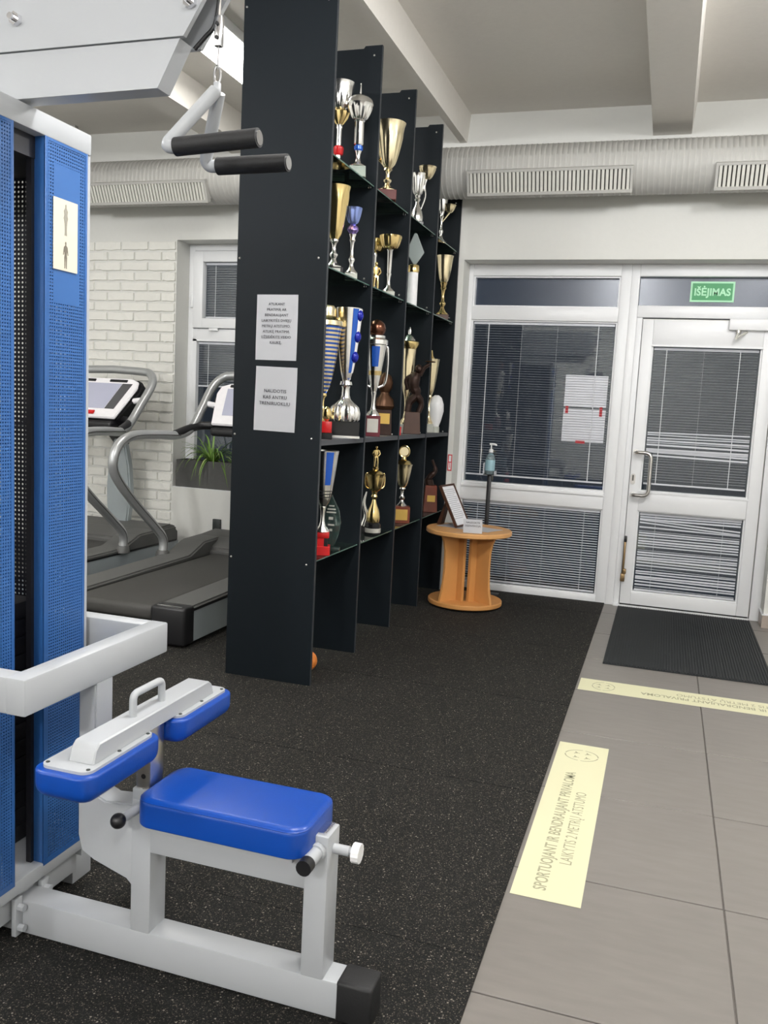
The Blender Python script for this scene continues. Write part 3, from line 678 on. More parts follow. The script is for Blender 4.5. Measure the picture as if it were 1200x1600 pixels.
bm = B(); F = [(-.05, .33), (0, .25), (.012, .25), (.062, .325), (.012, .438), (-.004, .438)]
prism(bm, F, 'y', -.014, .014); bmesh.ops.bevel(bm, geom=bm.edges[:], offset=.004, segments=1, affect='EDGES'); obj('glass_kite', bm, m_award, t, local=True)
t = trophy('gold_cup_trophy', 'gold cup with ringed stem in the far bay, second shelf', (-1.56, 6.02, G1))
plinth(t, m_wood_d, .085, .075, .035); part_lathe(t, 'stem', stem_prof('tall', .017, .035, .215), m_gold); part_lathe(t, 'bowl', bowl_prof(.019, .058, .25, .185, .5, .04), m_palegold)
# --- grey board
t = trophy('striped_cup_trophy', 'gold cup with blue stripes beside the first panel on the grey board', (-1.655, 4.10, GB))
plinth(t, m_marbleb, .10, .09, .06); part_lathe(t, 'stem', stem_prof('baluster', .02, .06, .16), m_gold)
part_lathe(t, 'bowl', bowl_prof(.02, .084, .22, .33, .62, .02), stripe_mat('blue_gold_bands', (.86, .72, .45, 1), srgb(60, 100, 190), .020, .5)); part_lathe(t, 'rim', [(.082, .545), (.09, .553), (.088, .575), (.070, .588), (.052, .60), (.05, .64), (.044, .65)], m_palegold)
t = trophy('tall_vase_trophy', 'tall silver trophy with blue and gold vase, ornate foot and black base', (-1.57, 4.201, GB))
plinth(t, m_marbleb, .155, .10, .085); boxes('name_plate', [(.062, .074, -.045, .045, .018, .078)], m_plaq, t, local=True); boxes('silver_plinth', [(-.08, .08, -.052, .052, 0, .012)], m_silver, t, local=True)
part_lathe(t, 'foot', [(.066, .085), (.072, .095), (.074, .125), (.068, .155), (.05, .178), (.03, .195), (.022, .215), (.02, .25), (.024, .262), (.034, .268), (.03, .285), (.022, .29)], m_silver, flute=(14, .07, .09, .16), seg=84)
part_lathe(t, 'bowl', bowl_prof(.02, .066, .29, .36, .62, .02), m_silver)
part_lathe(t, 'gold_rib', [(.0215+.0465*(i/8)**.62, .295+.35*i/8) for i in range(9)], m_palegold, a0=-2.6, a1=-1.75, seg=10)
part_lathe(t, 'gold_rib', [(.0215+.0465*(i/8)**.62, .295+.35*i/8) for i in range(9)], m_gold, a0=-3.4, a1=-2.9, seg=8)
part_lathe(t, 'blue_stripe', [(.0215+.0468*(i/8)**.62, .295+.35*i/8) for i in range(9)], m_blueenamel, a0=-1.25, a1=-.75, seg=8)
part_lathe(t, 'white_stripe', [(.0215+.0468*(i/8)**.62, .295+.35*i/8) for i in range(9)], m_white, a0=-.75, a1=.1, seg=10)
for i in (2.6, 4.9, 7.3):
    f = i/8; r = .0225+.0468*f**.62; bm = B(); ball(bm, (r*math.cos(-.52)*.86, r*math.sin(-.52)*.86, .295+.35*f), .024, 14, 1.25); obj('blue_disc', bm, m_darkblue, t, local=True)
t = trophy('small_award', 'small red award with gold bead at the panel edge on the grey board', (-1.56, 3.93, GB))
plinth(t, m_marbleb, .06, .06, .03); bm = B(); box(bm, -.026, .026, -.02, .02, .03, .085, .004); obj('red_block', bm, m_red, t, local=True)
part_lathe(t, 'gold_bead', [(.006, .085), (.02, .10), (.024, .12), (.018, .145), (.006, .155)], m_gold)
t = trophy('ball_top_trophy', 'silver and blue cup with copper ball on top, wine-red base, second bay', (-1.56, 4.62, GB))
plinth(t, m_wine, .085, .08, .115, plate=m_plaq); part_lathe(t, 'stem', stem_prof('trumpet', .016, .115, .13), m_silver); part_lathe(t, 'bowl', bowl_prof(.013, .058, .245, .26, .72, .0), m_silver)
part_lathe(t, 'gold_band', [(.030, .335), (.036, .337), (.040, .36), (.034, .362)], m_gold); part_lathe(t, 'blue_panel', [(.0145+.0452*(i/6*.42+.53)**.72, .245+.26*(i/6*.42+.53)) for i in range(7)], m_blueenamel, a0=-2.0, a1=-1.2, seg=8)
part_lathe(t, 'rim', [(.056, .50), (.066, .505), (.066, .528), (.05, .54), (.05, .552), (.02, .556)], m_silver); bm = B(); ball(bm, (0, 0, .59), .05, 18); obj('ball', bm, m_copper, t, local=True); handles(t, m_silver, .042, .27, .48, .026, ang=.1, rad=.007)
t = trophy('bust_award', 'bronze bust on dark plinth with plaque behind the ball-topped cup', (-1.60, 4.928, GB))
plinth(t, m_darkbronze, .105, .09, .15, plate=m_plaqg, taper=.9); part_lathe(t, 'bust', [(.045, .15), (.058, .17), (.05, .21), (.03, .235), (.026, .25), (.04, .275), (.044, .31), (.034, .345), (.012, .365)], m_bronze, flute=(3, .12, .15, .35))
t = trophy('tall_gold_trophy', 'tall pale gold lidded cup behind the panel edge, third bay', (-1.62, 5.459, GB))
plinth(t, m_marblew, .09, .08, .06); part_lathe(t, 'stem', stem_prof('trumpet', .018, .06, .18), m_palegold); part_lathe(t, 'bowl', bowl_prof(.018, .05, .24, .30, .6, .02), m_palegold, flute=(6, .04, .25, .5), seg=60); part_lathe(t, 'rim', [(.048, .535), (.066, .57), (.066, .585), (.05, .592)], m_gold)
part_lathe(t, 'lid', [(.048, .59), (.03, .62), (.01, .635), (.012, .655), (.003, .68)], m_silver)
t = trophy('bronze_athlete', 'dark bronze throwing athlete on wooden plinth, third bay', (-1.57, 5.44, GB))
plinth(t, m_wood_d, .11, .10, .14, taper=.85); bm = B()
tube(bm, smooth_path([(-.03, 0, .14), (-.02, 0, .2), (.02, 0, .255), (.0, 0, .31)], 4), [.022]*5+[.026]*4+[.032]*4, 10); tube(bm, smooth_path([(.04, 0, .14), (.055, 0, .2), (.01, 0, .27), (.0, 0, .31)], 4), [.018]*5+[.024]*4+[.03]*4, 10)
tube(bm, smooth_path([(.0, 0, .29), (.0, 0, .34), (.02, 0, .39)], 4), [.035, .037, .04, .041, .04, .04, .036, .03, .02], 12); ball(bm, (.028, 0, .415), .026, 12, 1.15)
tube(bm, smooth_path([(.035, 0, .375), (.06, 0, .42), (.095, 0, .45)], 4), [.016]*4+[.013]*5, 8); tube(bm, smooth_path([(-.01, 0, .375), (-.05, 0, .34), (-.035, 0, .28)], 4), [.016]*4+[.013]*5, 8)
obj('figure', bm, m_darkbronze, t, local=True); bm = B(); lathe(bm, [(.001, -.006), (.03, -.004), (.034, 0), (.03, .004), (.001, .006)], (.10, 0, .465), 16); obj('discus', bm, m_bronze, t, local=True)
t = trophy('red_medal_case', 'small red box at the panel edge on the grey board, third bay', (-1.545, 5.02, GB), cat='box')
bm = B(); box(bm, -.03, .03, -.03, .03, 0, .05, .004); obj('case', bm, m_red, t, local=True); boxes('lid', [(-.031, .031, -.031, .031, .04, .052)], m_red, t, local=True)
t = trophy('white_plate_trophy', 'slim gold cup standing behind a white vase in the far bay', (-1.60, 5.96, GB))
plinth(t, m_marblew, .07, .07, .06); part_lathe(t, 'stem', stem_prof('baluster', .016, .06, .20), m_palegold); part_lathe(t, 'bowl', bowl_prof(.016, .055, .26, .25, .6, .04), m_palegold, flute=(8, .04, .27, .49), seg=60); part_lathe(t, 'finial', [(.03, .50), (.012, .53), (.003, .57)], m_gold)
t = trophy('white_vase', 'rounded white porcelain vase in front of the slim gold cup, far bay', (-1.555, 5.99, GB), cat='vase')
part_lathe(t, 'body', [(.022, 0), (.026, .01), (.022, .035), (.04, .09), (.054, .15), (.052, .2), (.036, .245), (.014, .262)], m_white); part_lathe(t, 'foot', [(.03, 0), (.03, .04), (.024, .045)], m_marblew)
# --- lower glass shelf
t = trophy('blue_striped_cup_trophy', 'silver and blue cup on red base beside the first panel, lower glass shelf', (-1.56, 3.93, G0))
plinth(t, m_red, .085, .08, .045); bm = B(); box(bm, -.036, .036, -.034, .034, .085, .115, .003); box(bm, -.03, .012, -.03, .03, .045, .086); obj('upper_base', bm, m_red, t, local=True); boxes('name_plate', [(.012, .03, -.03, .02, .045, .085)], m_black, t, local=True)
part_lathe(t, 'stem', stem_prof('trumpet', .016, .115, .12), m_silver); part_lathe(t, 'bowl', bowl_prof(.014, .066, .235, .275, .5, .03), m_silver)
part_lathe(t, 'blue_panel', [(.0150+.0522*(i/6*.6+.4)**.5, .345+.16*i/6) for i in range(7)], m_blueenamel, a0=-1.45, a1=-.85, seg=8); part_lathe(t, 'blue_panel', [(.0150+.0522*(i/6*.6+.4)**.5, .345+.16*i/6) for i in range(7)], m_blueenamel, a0=-3.0, a1=-2.4, seg=8)
for z in (.285, .30, .315): part_lathe(t, 'dark_ring', [(.014+.052*((z-.235)/.275)**.5-.002, z-.003), (.014+.052*((z-.235)/.275)**.5+.0012, z-.002), (.014+.052*((z-.235)/.275)**.5+.0012, z+.002), (.014+.052*((z-.235)/.275)**.5-.001, z+.003)], m_black)
t = trophy('leaf_award', 'clear leaf-shaped glass plaque with etched lines on the lower glass shelf', (-1.562, 4.055, G0), rz=.15)
bm = B(); box(bm, -.05, .05, -.026, .026, 0, .022, .004); obj('base', bm, m_award2, t, local=True)
bm = B(); prism(bm, [(-.018, .022), (.018, .022), (.042, .09), (.05, .15), (.038, .21), (.0, .285), (-.038, .21), (-.05, .15), (-.042, .09)], 'y', -.007, .007); bmesh.ops.bevel(bm, geom=bm.edges[:], offset=.003, segments=1, affect='EDGES'); obj('glass_leaf', bm, m_award2, t, local=True)
boxes('etched_text', [(-.012, .014, -.0085, -.0068, .225, .231), (-.02, .022, -.0085, -.0068, .208, .215), (-.024, .024, -.0085, -.0068, .192, .199), (-.012, .010, -.0085, -.0068, .158, .172), (-.014, .018, -.0085, -.0068, .128, .136), (-.006, .008, -.0085, -.0068, .1, .112)], m_plaq, t, local=True)
t = trophy('gold_figure_trophy', 'gold trophy with standing figure on a handled cup, black base, lower shelf', (-1.56, 4.718, G0))
part_lathe(t, 'base', [(.04, 0), (.044, .004), (.044, .06), (.034, .07)], m_marbleb); part_lathe(t, 'white_band', [(.0445, .012), (.0455, .013), (.0455, .036), (.0445, .037)], m_plaq)
part_lathe(t, 'stem', stem_prof('vase', .015, .07, .175), m_gold); part_lathe(t, 'bowl', bowl_prof(.014, .056, .245, .105, .42, .05), m_gold, flute=(4, .05, .25, .34)); part_lathe(t, 'lid', [(.05, .35), (.04, .362), (.016, .372), (.018, .382), (.012, .39)], m_gold)
bm = B(); figure(bm, .388, .122, False); obj('figure', bm, m_gold, t, local=True); handles(t, m_gold, .04, .262, .34, .016, ang=.2, rad=.0045)
t = trophy('slim_silver_trophy', 'slim silver flame trophy hidden behind the second panel edge, lower shelf', (-1.625, 4.745, G0))
plinth(t, m_marbleb, .06, .06, .04); bm = B(); tube(bm, smooth_path([(0, 0, .04), (.012, 0, .1), (-.005, 0, .17), (.008, 0, .24)], 5), [.022-.0012*i for i in range(16)], 12); obj('flame', bm, m_silver, t, local=True)
t = trophy('ring_top_trophy', 'gold cup with ring emblem on top and red-brown wooden base, third bay', (-1.57, 5.311, G0))
plinth(t, m_redwood, .105, .09, .105, plate=m_plaqg); part_lathe(t, 'stem', stem_prof('baluster', .019, .105, .12), m_silver); part_lathe(t, 'bowl', bowl_prof(.015, .055, .225, .15, .5, .05), m_palegold); part_lathe(t, 'lid', [(.053, .375), (.04, .395), (.016, .405), (.012, .42)], m_gold)
bm = B(); tube(bm, [(.032*math.cos(a*PI/12), 0, .455+.036*math.sin(a*PI/12)) for a in range(24)], .0055, 8, closed=True); obj('emblem_ring', bm, m_gold, t, local=True)
bm = B(); lathe(bm, [(.028, -.003), (.028, .003)], (0, 0, 0), 24); bmesh.ops.rotate(bm, verts=bm.verts, matrix=Matrix.Rotation(PI/2, 3, 'X')); bmesh.ops.translate(bm, verts=bm.verts, vec=(0, 0, .455)); obj('emblem_disc', bm, m_palegold, t, local=True)
t = trophy('carved_award', 'dark carved wooden award with brass plate in the far bay, lower shelf', (-1.565, 6.007, G0))
plinth(t, m_redwood, .10, .09, .19, taper=.8, plate=None); boxes('brass_plate', [(-.026, .03, -.047, -.036, .075, .12)], m_plaqg, t, local=True)
bm = B(); tube(bm, smooth_path([(-.005, 0, .17), (-.018, 0, .24), (.018, 0, .28), (.024, 0, .31), (.0, 0, .37)], 5), [.032]*5+[.02]*5+[.016]*6+[.010]*5, 10); obj('carved_form', bm, m_darkbronze, t, local=True)

# ------------------------------------------------------------------ table by the window and what is on it
TX, TY = -1.225, 5.80
tb = thing('side_table', 'round beech pedestal table with four upright fins before the window', 'table', (TX, TY, .008))
bm = B(); lathe(bm, [(.25, .022), (.254, .027), (.254, .048), (.25, .053)], (TX, TY, 0), 48); obj('base_disc', bm, m_beech, tb)
bm = B(); lathe(bm, [(.285, .506), (.292, .512), (.292, .532), (.287, .538)], (TX, TY, 0), 56); obj('top_disc', bm, m_beechedge, tb)
for k in range(4):
    a = math.radians(-33+90*k); c, s = math.cos(a), math.sin(a); bm = B()
    prof = [(.07, .053), (.245, .053), (.238, .09), (.222, .14), (.212, .28), (.214, .40), (.228, .46), (.25, .506), (.07, .506)]
    th = .009; A = []
    for sg in (-1, 1): A.append([bm.verts.new((TX+r*c-s*th*sg, TY+r*s+c*th*sg, z)) for r, z in prof])
    n = len(prof); bm.faces.new(A[0]); bm.faces.new(A[1][::-1])
    for i in range(n): bm.faces.new((A[0][i], A[1][i], A[1][(i+1) % n], A[0][(i+1) % n]))
    bmesh.ops.recalc_face_normals(bm, faces=bm.faces[:]); obj('fin', bm, m_beech, tb)
    bm = B(); px, py = -s, c
    q = [(.07, .053), (.07, .506)]
    box(bm, -.012, .012, -.06, .06, .053, .506); bmesh.ops.rotate(bm, verts=bm.verts, matrix=Matrix.Rotation(a, 3, 'Z')); bmesh.ops.translate(bm, verts=bm.verts, vec=(TX+.085*c, TY+.085*s, 0)); obj('core_panel', bm, m_beech, tb)
for k in range(4):
    bm = B(); a = PI/4+k*PI/2; lathe(bm, [(.018, .008), (.018, .022)], (TX+.19*math.cos(a), TY+.19*math.sin(a), 0), 12); obj('foot', bm, m_black, tb)
ZT = .538
# loose sheet, leaning picture frame, folded tent card
bm = B(); n = 8
sheet = [[None]*(n+1) for _ in range(n+1)]
O = Vector((-1.455, 5.775, ZT+.001)); U = Vector((.385, -.105, 0)); V = Vector((.07, .20, 0))
for i in range(n+1):
    for j in range(n+1): sheet[i][j] = bm.verts.new(O+U*(i/n)+V*(j/n)+Vector((0, 0, .0015+.0015*math.sin(i*.9+j*.5))))
for i in range(n):
    for j in range(n): bm.faces.new((sheet[i][j], sheet[i+1][j], sheet[i+1][j+1], sheet[i][j+1]))
bmesh.ops.solidify(bm, geom=bm.faces[:], thickness=.0006)
tag(obj('loose_sheet', bm, m_paper), 'loose white paper lying flat under the frame on the round table', 'paper')
pf = thing('picture_frame', 'brown framed printed notice leaning back on its stand on the table', 'frame', (-1.283, 5.862, ZT+.004))
def lean(bm): 
    bmesh.ops.rotate(bm, verts=bm.verts, matrix=Matrix.Rotation(math.radians(-27), 3, 'X') )
    bmesh.ops.rotate(bm, verts=bm.verts, matrix=Matrix.Rotation(math.radians(80), 3, 'Z'))
def lb(name, lst, m, par=None):
    bm = B()
    for b in lst: box(bm, *b)
    lean(bm); return obj(name, bm, m, par or pf, local=True)
lb('frame', [(-.115, -.103, -.008, .010, 0, .31), (.103, .115, -.008, .010, 0, .31), (-.103, .103, -.008, .010, 0, .012), (-.103, .103, -.008, .010, .298, .31)], m_wood_d)
lb('backing', [(-.104, .104, .004, .009, .01, .30)], m_wood_d)
sh_ = lb('print', [(-.104, .104, -.001, .004, .011, .299)], m_paper)
lines = [(-.085+.02*(i % 3 == 2), .085-.03*(i % 4 == 3), -.0018, -.0009, .27-.014*i, .274-.014*i) for i in range(16)]
lb('printed_lines', lines, mat('pale_print', srgb(176, 178, 184), .8), sh_)
bm = B(); prism(bm, [(.112, .19), (.120, .19), (.185, .0), (.155, .0)], 'x', -.03, .03); bmesh.ops.rotate(bm, verts=bm.verts, matrix=Matrix.Rotation(math.radians(80), 3, 'Z')); obj('stand', bm, m_wood_d, pf, local=True)
tc_ = thing('tent_card', 'folded white tent card with small print at the front of the table', 'card', (-1.165, 5.62, ZT+.004), rz=.18)
def fold(sgn, mm, name='panel'):
    bm = B(); A = [(-.062, 0, .085), (.062, 0, .085), (.066, sgn*.055, 0), (-.058, sgn*.055, 0)]
    vs = [bm.verts.new(p) for p in A]; bm.faces.new(vs); bmesh.ops.solidify(bm, geom=bm.faces[:], thickness=.0008); return obj(name, bm, mm, tc_, local=True)
fp = fold(-1, m_paper); fold(1, m_paper)
sl = math.atan2(.055, .085)
for i, s in enumerate(('NAUDOKITE', 'DEZINFEKCIJĄ')):
    tt = .030+.024*i; text('text_line', s, .016, frame_mtx((1, 0, 0), (0, math.sin(sl), math.cos(sl)), (.002, -tt*math.sin(sl)-.0022, .085-tt*math.cos(sl)-.0)), m_ink, tc_)
# hand sanitizer on its floor stand
hs = thing('sanitizer_stand', 'slim black floor stand behind the round table', 'stand', (-1.185, 6.20, .008))
bm = B(); box(bm, -1.199, -1.171, 6.188, 6.212, .012, .888, .003); obj('post', bm, m_black, hs)
boxes('foot_plate', [(-1.30, -1.07, 6.125, 6.275, .008, .014)], m_black, hs, bev=.002); boxes('tray', [(-1.225, -1.145, 6.165, 6.235, .884, .890)], m_black, hs); boxes('holder', [(-1.229, -1.222, 6.17, 6.23, .888, .97), (-1.148, -1.141, 6.17, 6.23, .888, .915)], m_slat, hs)
bt = thing('sanitizer_bottle', 'clear pump bottle of hand sanitizer on top of the black stand', 'bottle', (-1.185, 6.20, .891))
bm = B(); lathe(bm, [(.031, 0), (.034, .006), (.034, .11), (.028, .135), (.013, .148), (.013, .156)], (0, 0, 0), 24); obj('body', bm, m_plasticclear, bt, local=True)
part_lathe(bt, 'label', [(.0345, .025), (.0348, .026), (.0348, .10), (.0345, .101)], m_label_b); part_lathe(bt, 'collar', [(.014, .154), (.016, .156), (.015, .178), (.007, .18)], m_white)
bm = B(); tube(bm, [(0, 0, .178), (0, 0, .212)], .0045, 10); tube(bm, smooth_path([(-.012, 0, .214), (.01, 0, .216), (.032, 0, .212), (.038, 0, .205)], 4), .0065, 10); obj('pump', bm, m_white, bt, local=True)
# small red-framed sign on the wall strip
rsn = thing('wall_sign', 'small white sign with red border on wall strip beside the shelving', 'sign', (-1.4835, YW-.002, .952))
sx0, sx1 = -1.4985, -1.4685
boxes('plate', [(-1.499, -1.467, YW-.003, YW-.0005, .893, 1.012)], m_white, rsn)
boxes('red_border', [(-1.499, -1.467, YW-.0042, YW-.003, 1.004, 1.012), (-1.499, -1.467, YW-.0042, YW-.003, .893, .901), (-1.499, -1.492, YW-.0042, YW-.003, .90, 1.005), (-1.474, -1.467, YW-.0042, YW-.003, .90, 1.005), (-1.492, -1.474, YW-.0042, YW-.003, .953, .960), (-1.485, -1.481, YW-.0042, YW-.003, .915, .953)], m_redink, rsn)
# orange ball behind the first panel
ob = B(); ball(ob, (-1.612, 3.93, .06), .052, 20); tag(obj('massage_ball', ob, m_orange), 'orange ball peeking out on the floor behind the first dark panel', 'ball')

# ------------------------------------------------------------------ floor mat and stickers
dm = thing('door_mat', 'black ribbed entrance mat on the tiles before the door', 'mat', (.21, 5.54, 0))
MX0, MX1, MY0, MY1 = -.225, .648, 4.805, 6.335
boxes('backing', [(MX0, MX1, MY0, MY1, .0005, .007)], m_mat, dm)
bm = B(); n = 58
for i in range(n):
    x = MX0+(i+.5)*(MX1-MX0)/n; box(bm, x-.0045, x+.0045, MY0+.004, MY1-.004, .007, .0105)
obj('ribs', bm, m_mat, dm, kind='stuff')
def sticker(label, loc, rz):
    """length along local +x, top of the lettering towards local +y"""
    t = thing('floor_sticker', label, 'sticker', loc, rz, 'floor stickers')
    L, Hh = 1.222/2, .197/2
    boxes('sheet', [(-L, L, -Hh, Hh, .0004, .0012)], m_stick, t, local=True)
    text('text_line', 'SPORTUOJANT IR BENDRAUJANT PRIVALOMA', .0525, frame_mtx((1, 0, 0), (0, 1, 0), (-.562, .005, .0014)), m_inkpale, t, align='LEFT', sx=.80, depth=.0001, bold=.0008)
    text('text_line', 'LAIKYTIS 2 METRŲ ATSTUMO', .0525, frame_mtx((1, 0, 0), (0, 1, 0), (-.392, -.050, .0014)), m_inkpale, t, align='LEFT', sx=.775, depth=.0001)
    bm = B(); seg = 40; cx = .492
    V = [[bm.verts.new((cx+r*.85*math.cos(2*PI*k/seg), r*1.0*math.sin(2*PI*k/seg), .0016)) for k in range(seg)] for r in (.062, .0665)]
    for k in range(seg):
        if k % 10 != 9: bm.faces.new((V[0][k], V[1][k], V[1][(k+1) % seg], V[0][(k+1) % seg]))
    for (dx, dy) in ((.022, .022), (.022, -.022), (-.022, .022), (-.022, -.022)):
        for a in (0, 1, 2): 
            A = a*PI*2/3+.3; p = Vector((cx+dx, dy, .0016)); d = Vector((math.cos(A), math.sin(A), 0))*.014; s = Vector((-d.y, d.x, 0)).normalized()*.0018
            bm.faces.new([bm.verts.new(q) for q in (p-s, p+d-s, p+d+s, p+s)])
        C = [bm.verts.new((cx+dx+.006*math.cos(2*PI*k/8), dy+.006*math.sin(2*PI*k/8), .0017)) for k in range(8)]; bm.faces.new(C)
    bmesh.ops.recalc_face_normals(bm, faces=bm.faces[:])
    obj('emblem', bm, m_inkpale, t, local=True)
sticker('cream floor sticker lying lengthwise along the black rubber edge', (-.2115, 2.938, 0), PI/2)
sticker('cream floor sticker lying crosswise on the tiles in front of the mat', (.300, 4.388, 0), PI)

# ------------------------------------------------------------------ ceiling luminaire in view
lm = thing('ceiling_lamp', 'bright white ceiling luminaire above the treadmills', 'lamp', (-2.6, 4.55, ZC))
boxes('housing', [(-2.755, -2.445, 3.85, 5.30, 3.325, ZC)], m_pvc, lm, bev=.004)
boxes('diffuser', [(-2.74, -2.46, 3.87, 5.28, 3.315, 3.324)], m_diff, lm)

# ------------------------------------------------------------------ pulldown machine
YC = 1.69
mc = thing('pulldown_machine', 'white seated pulldown machine with blue seat and blue perforated weight guards', 'exercise machine', (-1.2, YC, .008))
Z0 = .012
bm = B(); box(bm, -1.75, -.568, YC-.035, YC+.035, Z0, .098, .005); obj('floor_beam', bm, m_frame, mc)
bm = B(); box(bm, -.580, -.497, YC-.038, YC+.038, .008, .103, .008, 3); obj('rubber_foot', bm, m_blackr, mc)
# flanges and bolts at the joint
for (fy0, fy1) in ((YC-.06, YC-.0352), (YC+.0352, YC+.06)):
    fg = boxes('flange', [(-1.418, -1.404, fy0, fy1, .014, .112)], m_frame, mc, bev=.002)
    for zz in (.035, .088):
        bm = B(); tube(bm, [(-1.404, (fy0+fy1)/2, zz), (-1.388, (fy0+fy1)/2, zz)], .009, 6); obj('bolt', bm, m_frame, fg)
# seat posts, rail and gusset
bm = B(); box(bm, -1.100, -1.048, YC-.035, YC+.035, .094, .42, .004); obj('front_post', bm, m_frame, mc)
bm = B(); box(bm, -.666, -.612, YC-.035, YC+.035, .094, .425, .004); obj('rear_post', bm, m_frame, mc)
boxes('post_socket', [(-.658, -.620, YC-.026, YC+.026, .4255, .430)], m_chrome, mc)
bm = B(); box(bm, -1.06, -.655, YC-.034, YC+.034, .296, .372, .004); obj('seat_rail', bm, m_frame, mc)
bm = B(); prism(bm, [(-1.248, .676), (-1.248, .30), (-1.238, .262), (-1.205, .245), (-1.115, .218), (-1.101, .205), (-1.101, .16), (-1.098, .15), (-1.06, .15), (-1.06, .372), (-1.10, .405), (-1.172, .398), (-1.190, .405), (-1.2, .425), (-1.2, .676)], 'y', YC-.033, YC+.033); bmesh.ops.bevel(bm, geom=[e for e in bm.edges if abs(e.verts[0].co.y-e.verts[1].co.y) < 1e-5], offset=.004, segments=2, affect='EDGES')
obj('gusset_post', bm, m_frame, mc)
# footrest loop round the stack
bm = B()
def loopbar(bm, a, b, w=.05, z0=.675, z1=.755): box(bm, *a, *b, z0, z1, .004)
box(bm, -1.25, -1.20, 1.420, 1.960, .675, .755, .005); obj('loop_front_bar', bm, m_frame, mc)
for y0 in (1.420, 1.910):
    bm = B(); box(bm, -1.80, -1.245, y0, y0+.05, .6755, .7545, .005); obj('loop_side_bar', bm, m_frame, mc)
# seat cushion
SX0, SX1, SY0, SY1, SZ0, SZ1 = -1.052, -.642, 1.585, 1.788, .396, .462
bm = B(); cushion(bm, SX0, SX1, SY0, SY1, SZ0, SZ1, .042, .018, .004); st = obj('seat_cushion', bm, m_blue, mc, sharp=60)
bm = B(); ring = []
for (sx, sy, a0) in ((SX1-.042, SY1-.042, 0), (SX0+.042, SY1-.042, 90), (SX0+.042, SY0+.042, 180), (SX1-.042, SY0+.042, 270)):
    for k in range(7): a = math.radians(a0+15*k); ring.append((sx+.0395*math.cos(a), sy+.0395*math.sin(a), .4545))
tube(bm, ring, .0015, 6, closed=True); obj('piping', bm, m_blue, st)
boxes('seat_plate', [(-1.02, -.68, YC-.07, YC+.07, .370, .398)], m_frame, mc)
# ball-knob lever at the front post, peg with black end and white star knob at the rear post
bm = B(); tube(bm, [(-1.074, YC-.03, .405), (-1.085, 1.592, .401)], .011, 12); lv = obj('lever', bm, m_frame, mc)
bm = B(); ball(bm, (-1.086, 1.583, .401), .0175, 20); obj('ball_knob', bm, m_black, lv)
bm = B(); tube(bm, [(-.635, YC-.02, .392), (-.635, 1.597, .392)], .0155, 16); tube(bm, [(-.635, YC-.036, .392), (-.635, YC-.05, .392)], .019, 16); pg = obj('pull_peg', bm, m_frame, mc)
bm = B(); tube(bm, [(-.635, 1.598, .392), (-.635, 1.574, .392)], .017, 16); obj('end_cap', bm, m_black, pg)
bm = B(); tube(bm, [(-.62, YC, .385), (-.575, YC, .385)], .011, 12); tube(bm, [(-.578, YC, .385), (-.566, YC, .385)], .008, 12); sk = obj('knob_stem', bm, m_frame, mc)
bm = B(); n = 40; A = [bm.verts.new((-.567, YC+(.021+.0007*math.cos(12*2*PI*k/n))*math.cos(2*PI*k/n), .385+(.021+.0007*math.cos(12*2*PI*k/n))*math.sin(2*PI*k/n))) for k in range(n)]
C2 = [bm.verts.new((-.550, v.co.y, v.co.z)) for v in A]; bm.faces.new(A); bm.faces.new(C2)
for k in range(n): bm.faces.new((A[k], C2[k], C2[(k+1) % n], A[(k+1) % n]))
bmesh.ops.recalc_face_normals(bm, faces=bm.faces[:]); obj('round_knob', bm, m_white, sk)
# thigh pad T-bar
bm = B(); box(bm, -1.094, -1.056, YC-.028, YC+.028, .38, .600, .003); tp = obj('pad_post', bm, m_steel, mc)
for z in (.440, .475, .510, .545):
    bm = B(); tube(bm, [(-1.074, YC-.0275, z), (-1.074, YC-.0290, z)], .006, 10); obj('post_hole', bm, m_black, tp)
boxes('post_collar', [(-1.100, -1.050, YC-.033, YC+.033, .405, .445)], m_frame, mc, bev=.003)
bm = B(); prism(bm, [(1.428, .597), (1.437, .626), (1.450, .638), (1.895, .638), (1.912, .626), (1.922, .597)], 'x', -1.100, -1.040); bmesh.ops.bevel(bm, geom=bm.edges[:], offset=.003, segments=1, affect='EDGES'); tbar = obj('pad_crossbar', bm, m_frame, mc)
bm = B(); tube(bm, fillet([(-1.068, 1.607, .636), (-1.068, 1.607, .688), (-1.068, 1.722, .688), (-1.068, 1.722, .636)], .016, 6), .0085, 12); obj('adjust_handle', bm, m_frame, mc)
def pill(x0, x1, y0, y1, r, n=6):
    out = []
    for (cx, cy, a0) in ((x1-r, y1-r, 0), (x0+r, y1-r, 90), (x0+r, y0+r, 180), (x1-r, y0+r, 270)):
        for k in range(n+1): a = math.radians(a0+90*k/n); out.append((cx+r*math.cos(a), cy+r*math.sin(a)))
    return out
for (y0, y1) in ((1.375, 1.648), (1.722, 1.985)):
    px0, px1 = -1.156, -1.012
    bm = B(); cushion(bm, px0, px1, y0, y1, .532, .593, .036, .008, .030); pad = obj('thigh_pad', bm, m_blue, mc, sharp=60)
    bm = B(); prism(bm, pill(px0+.014, px1-.014, y0+.016, y1-.014, .022), 'z', .592, .599); pl = obj('mount_plate', bm, m_frame, pad)
    for xx in (px0+.024, px1-.024):
        for yy in (y0+.032, (y0+y1)/2, y1-.03):
            bm = B(); tube(bm, [(xx, yy, .599), (xx, yy, .6005)], .0042, 8); obj('plate_screw', bm, m_socket, pad)
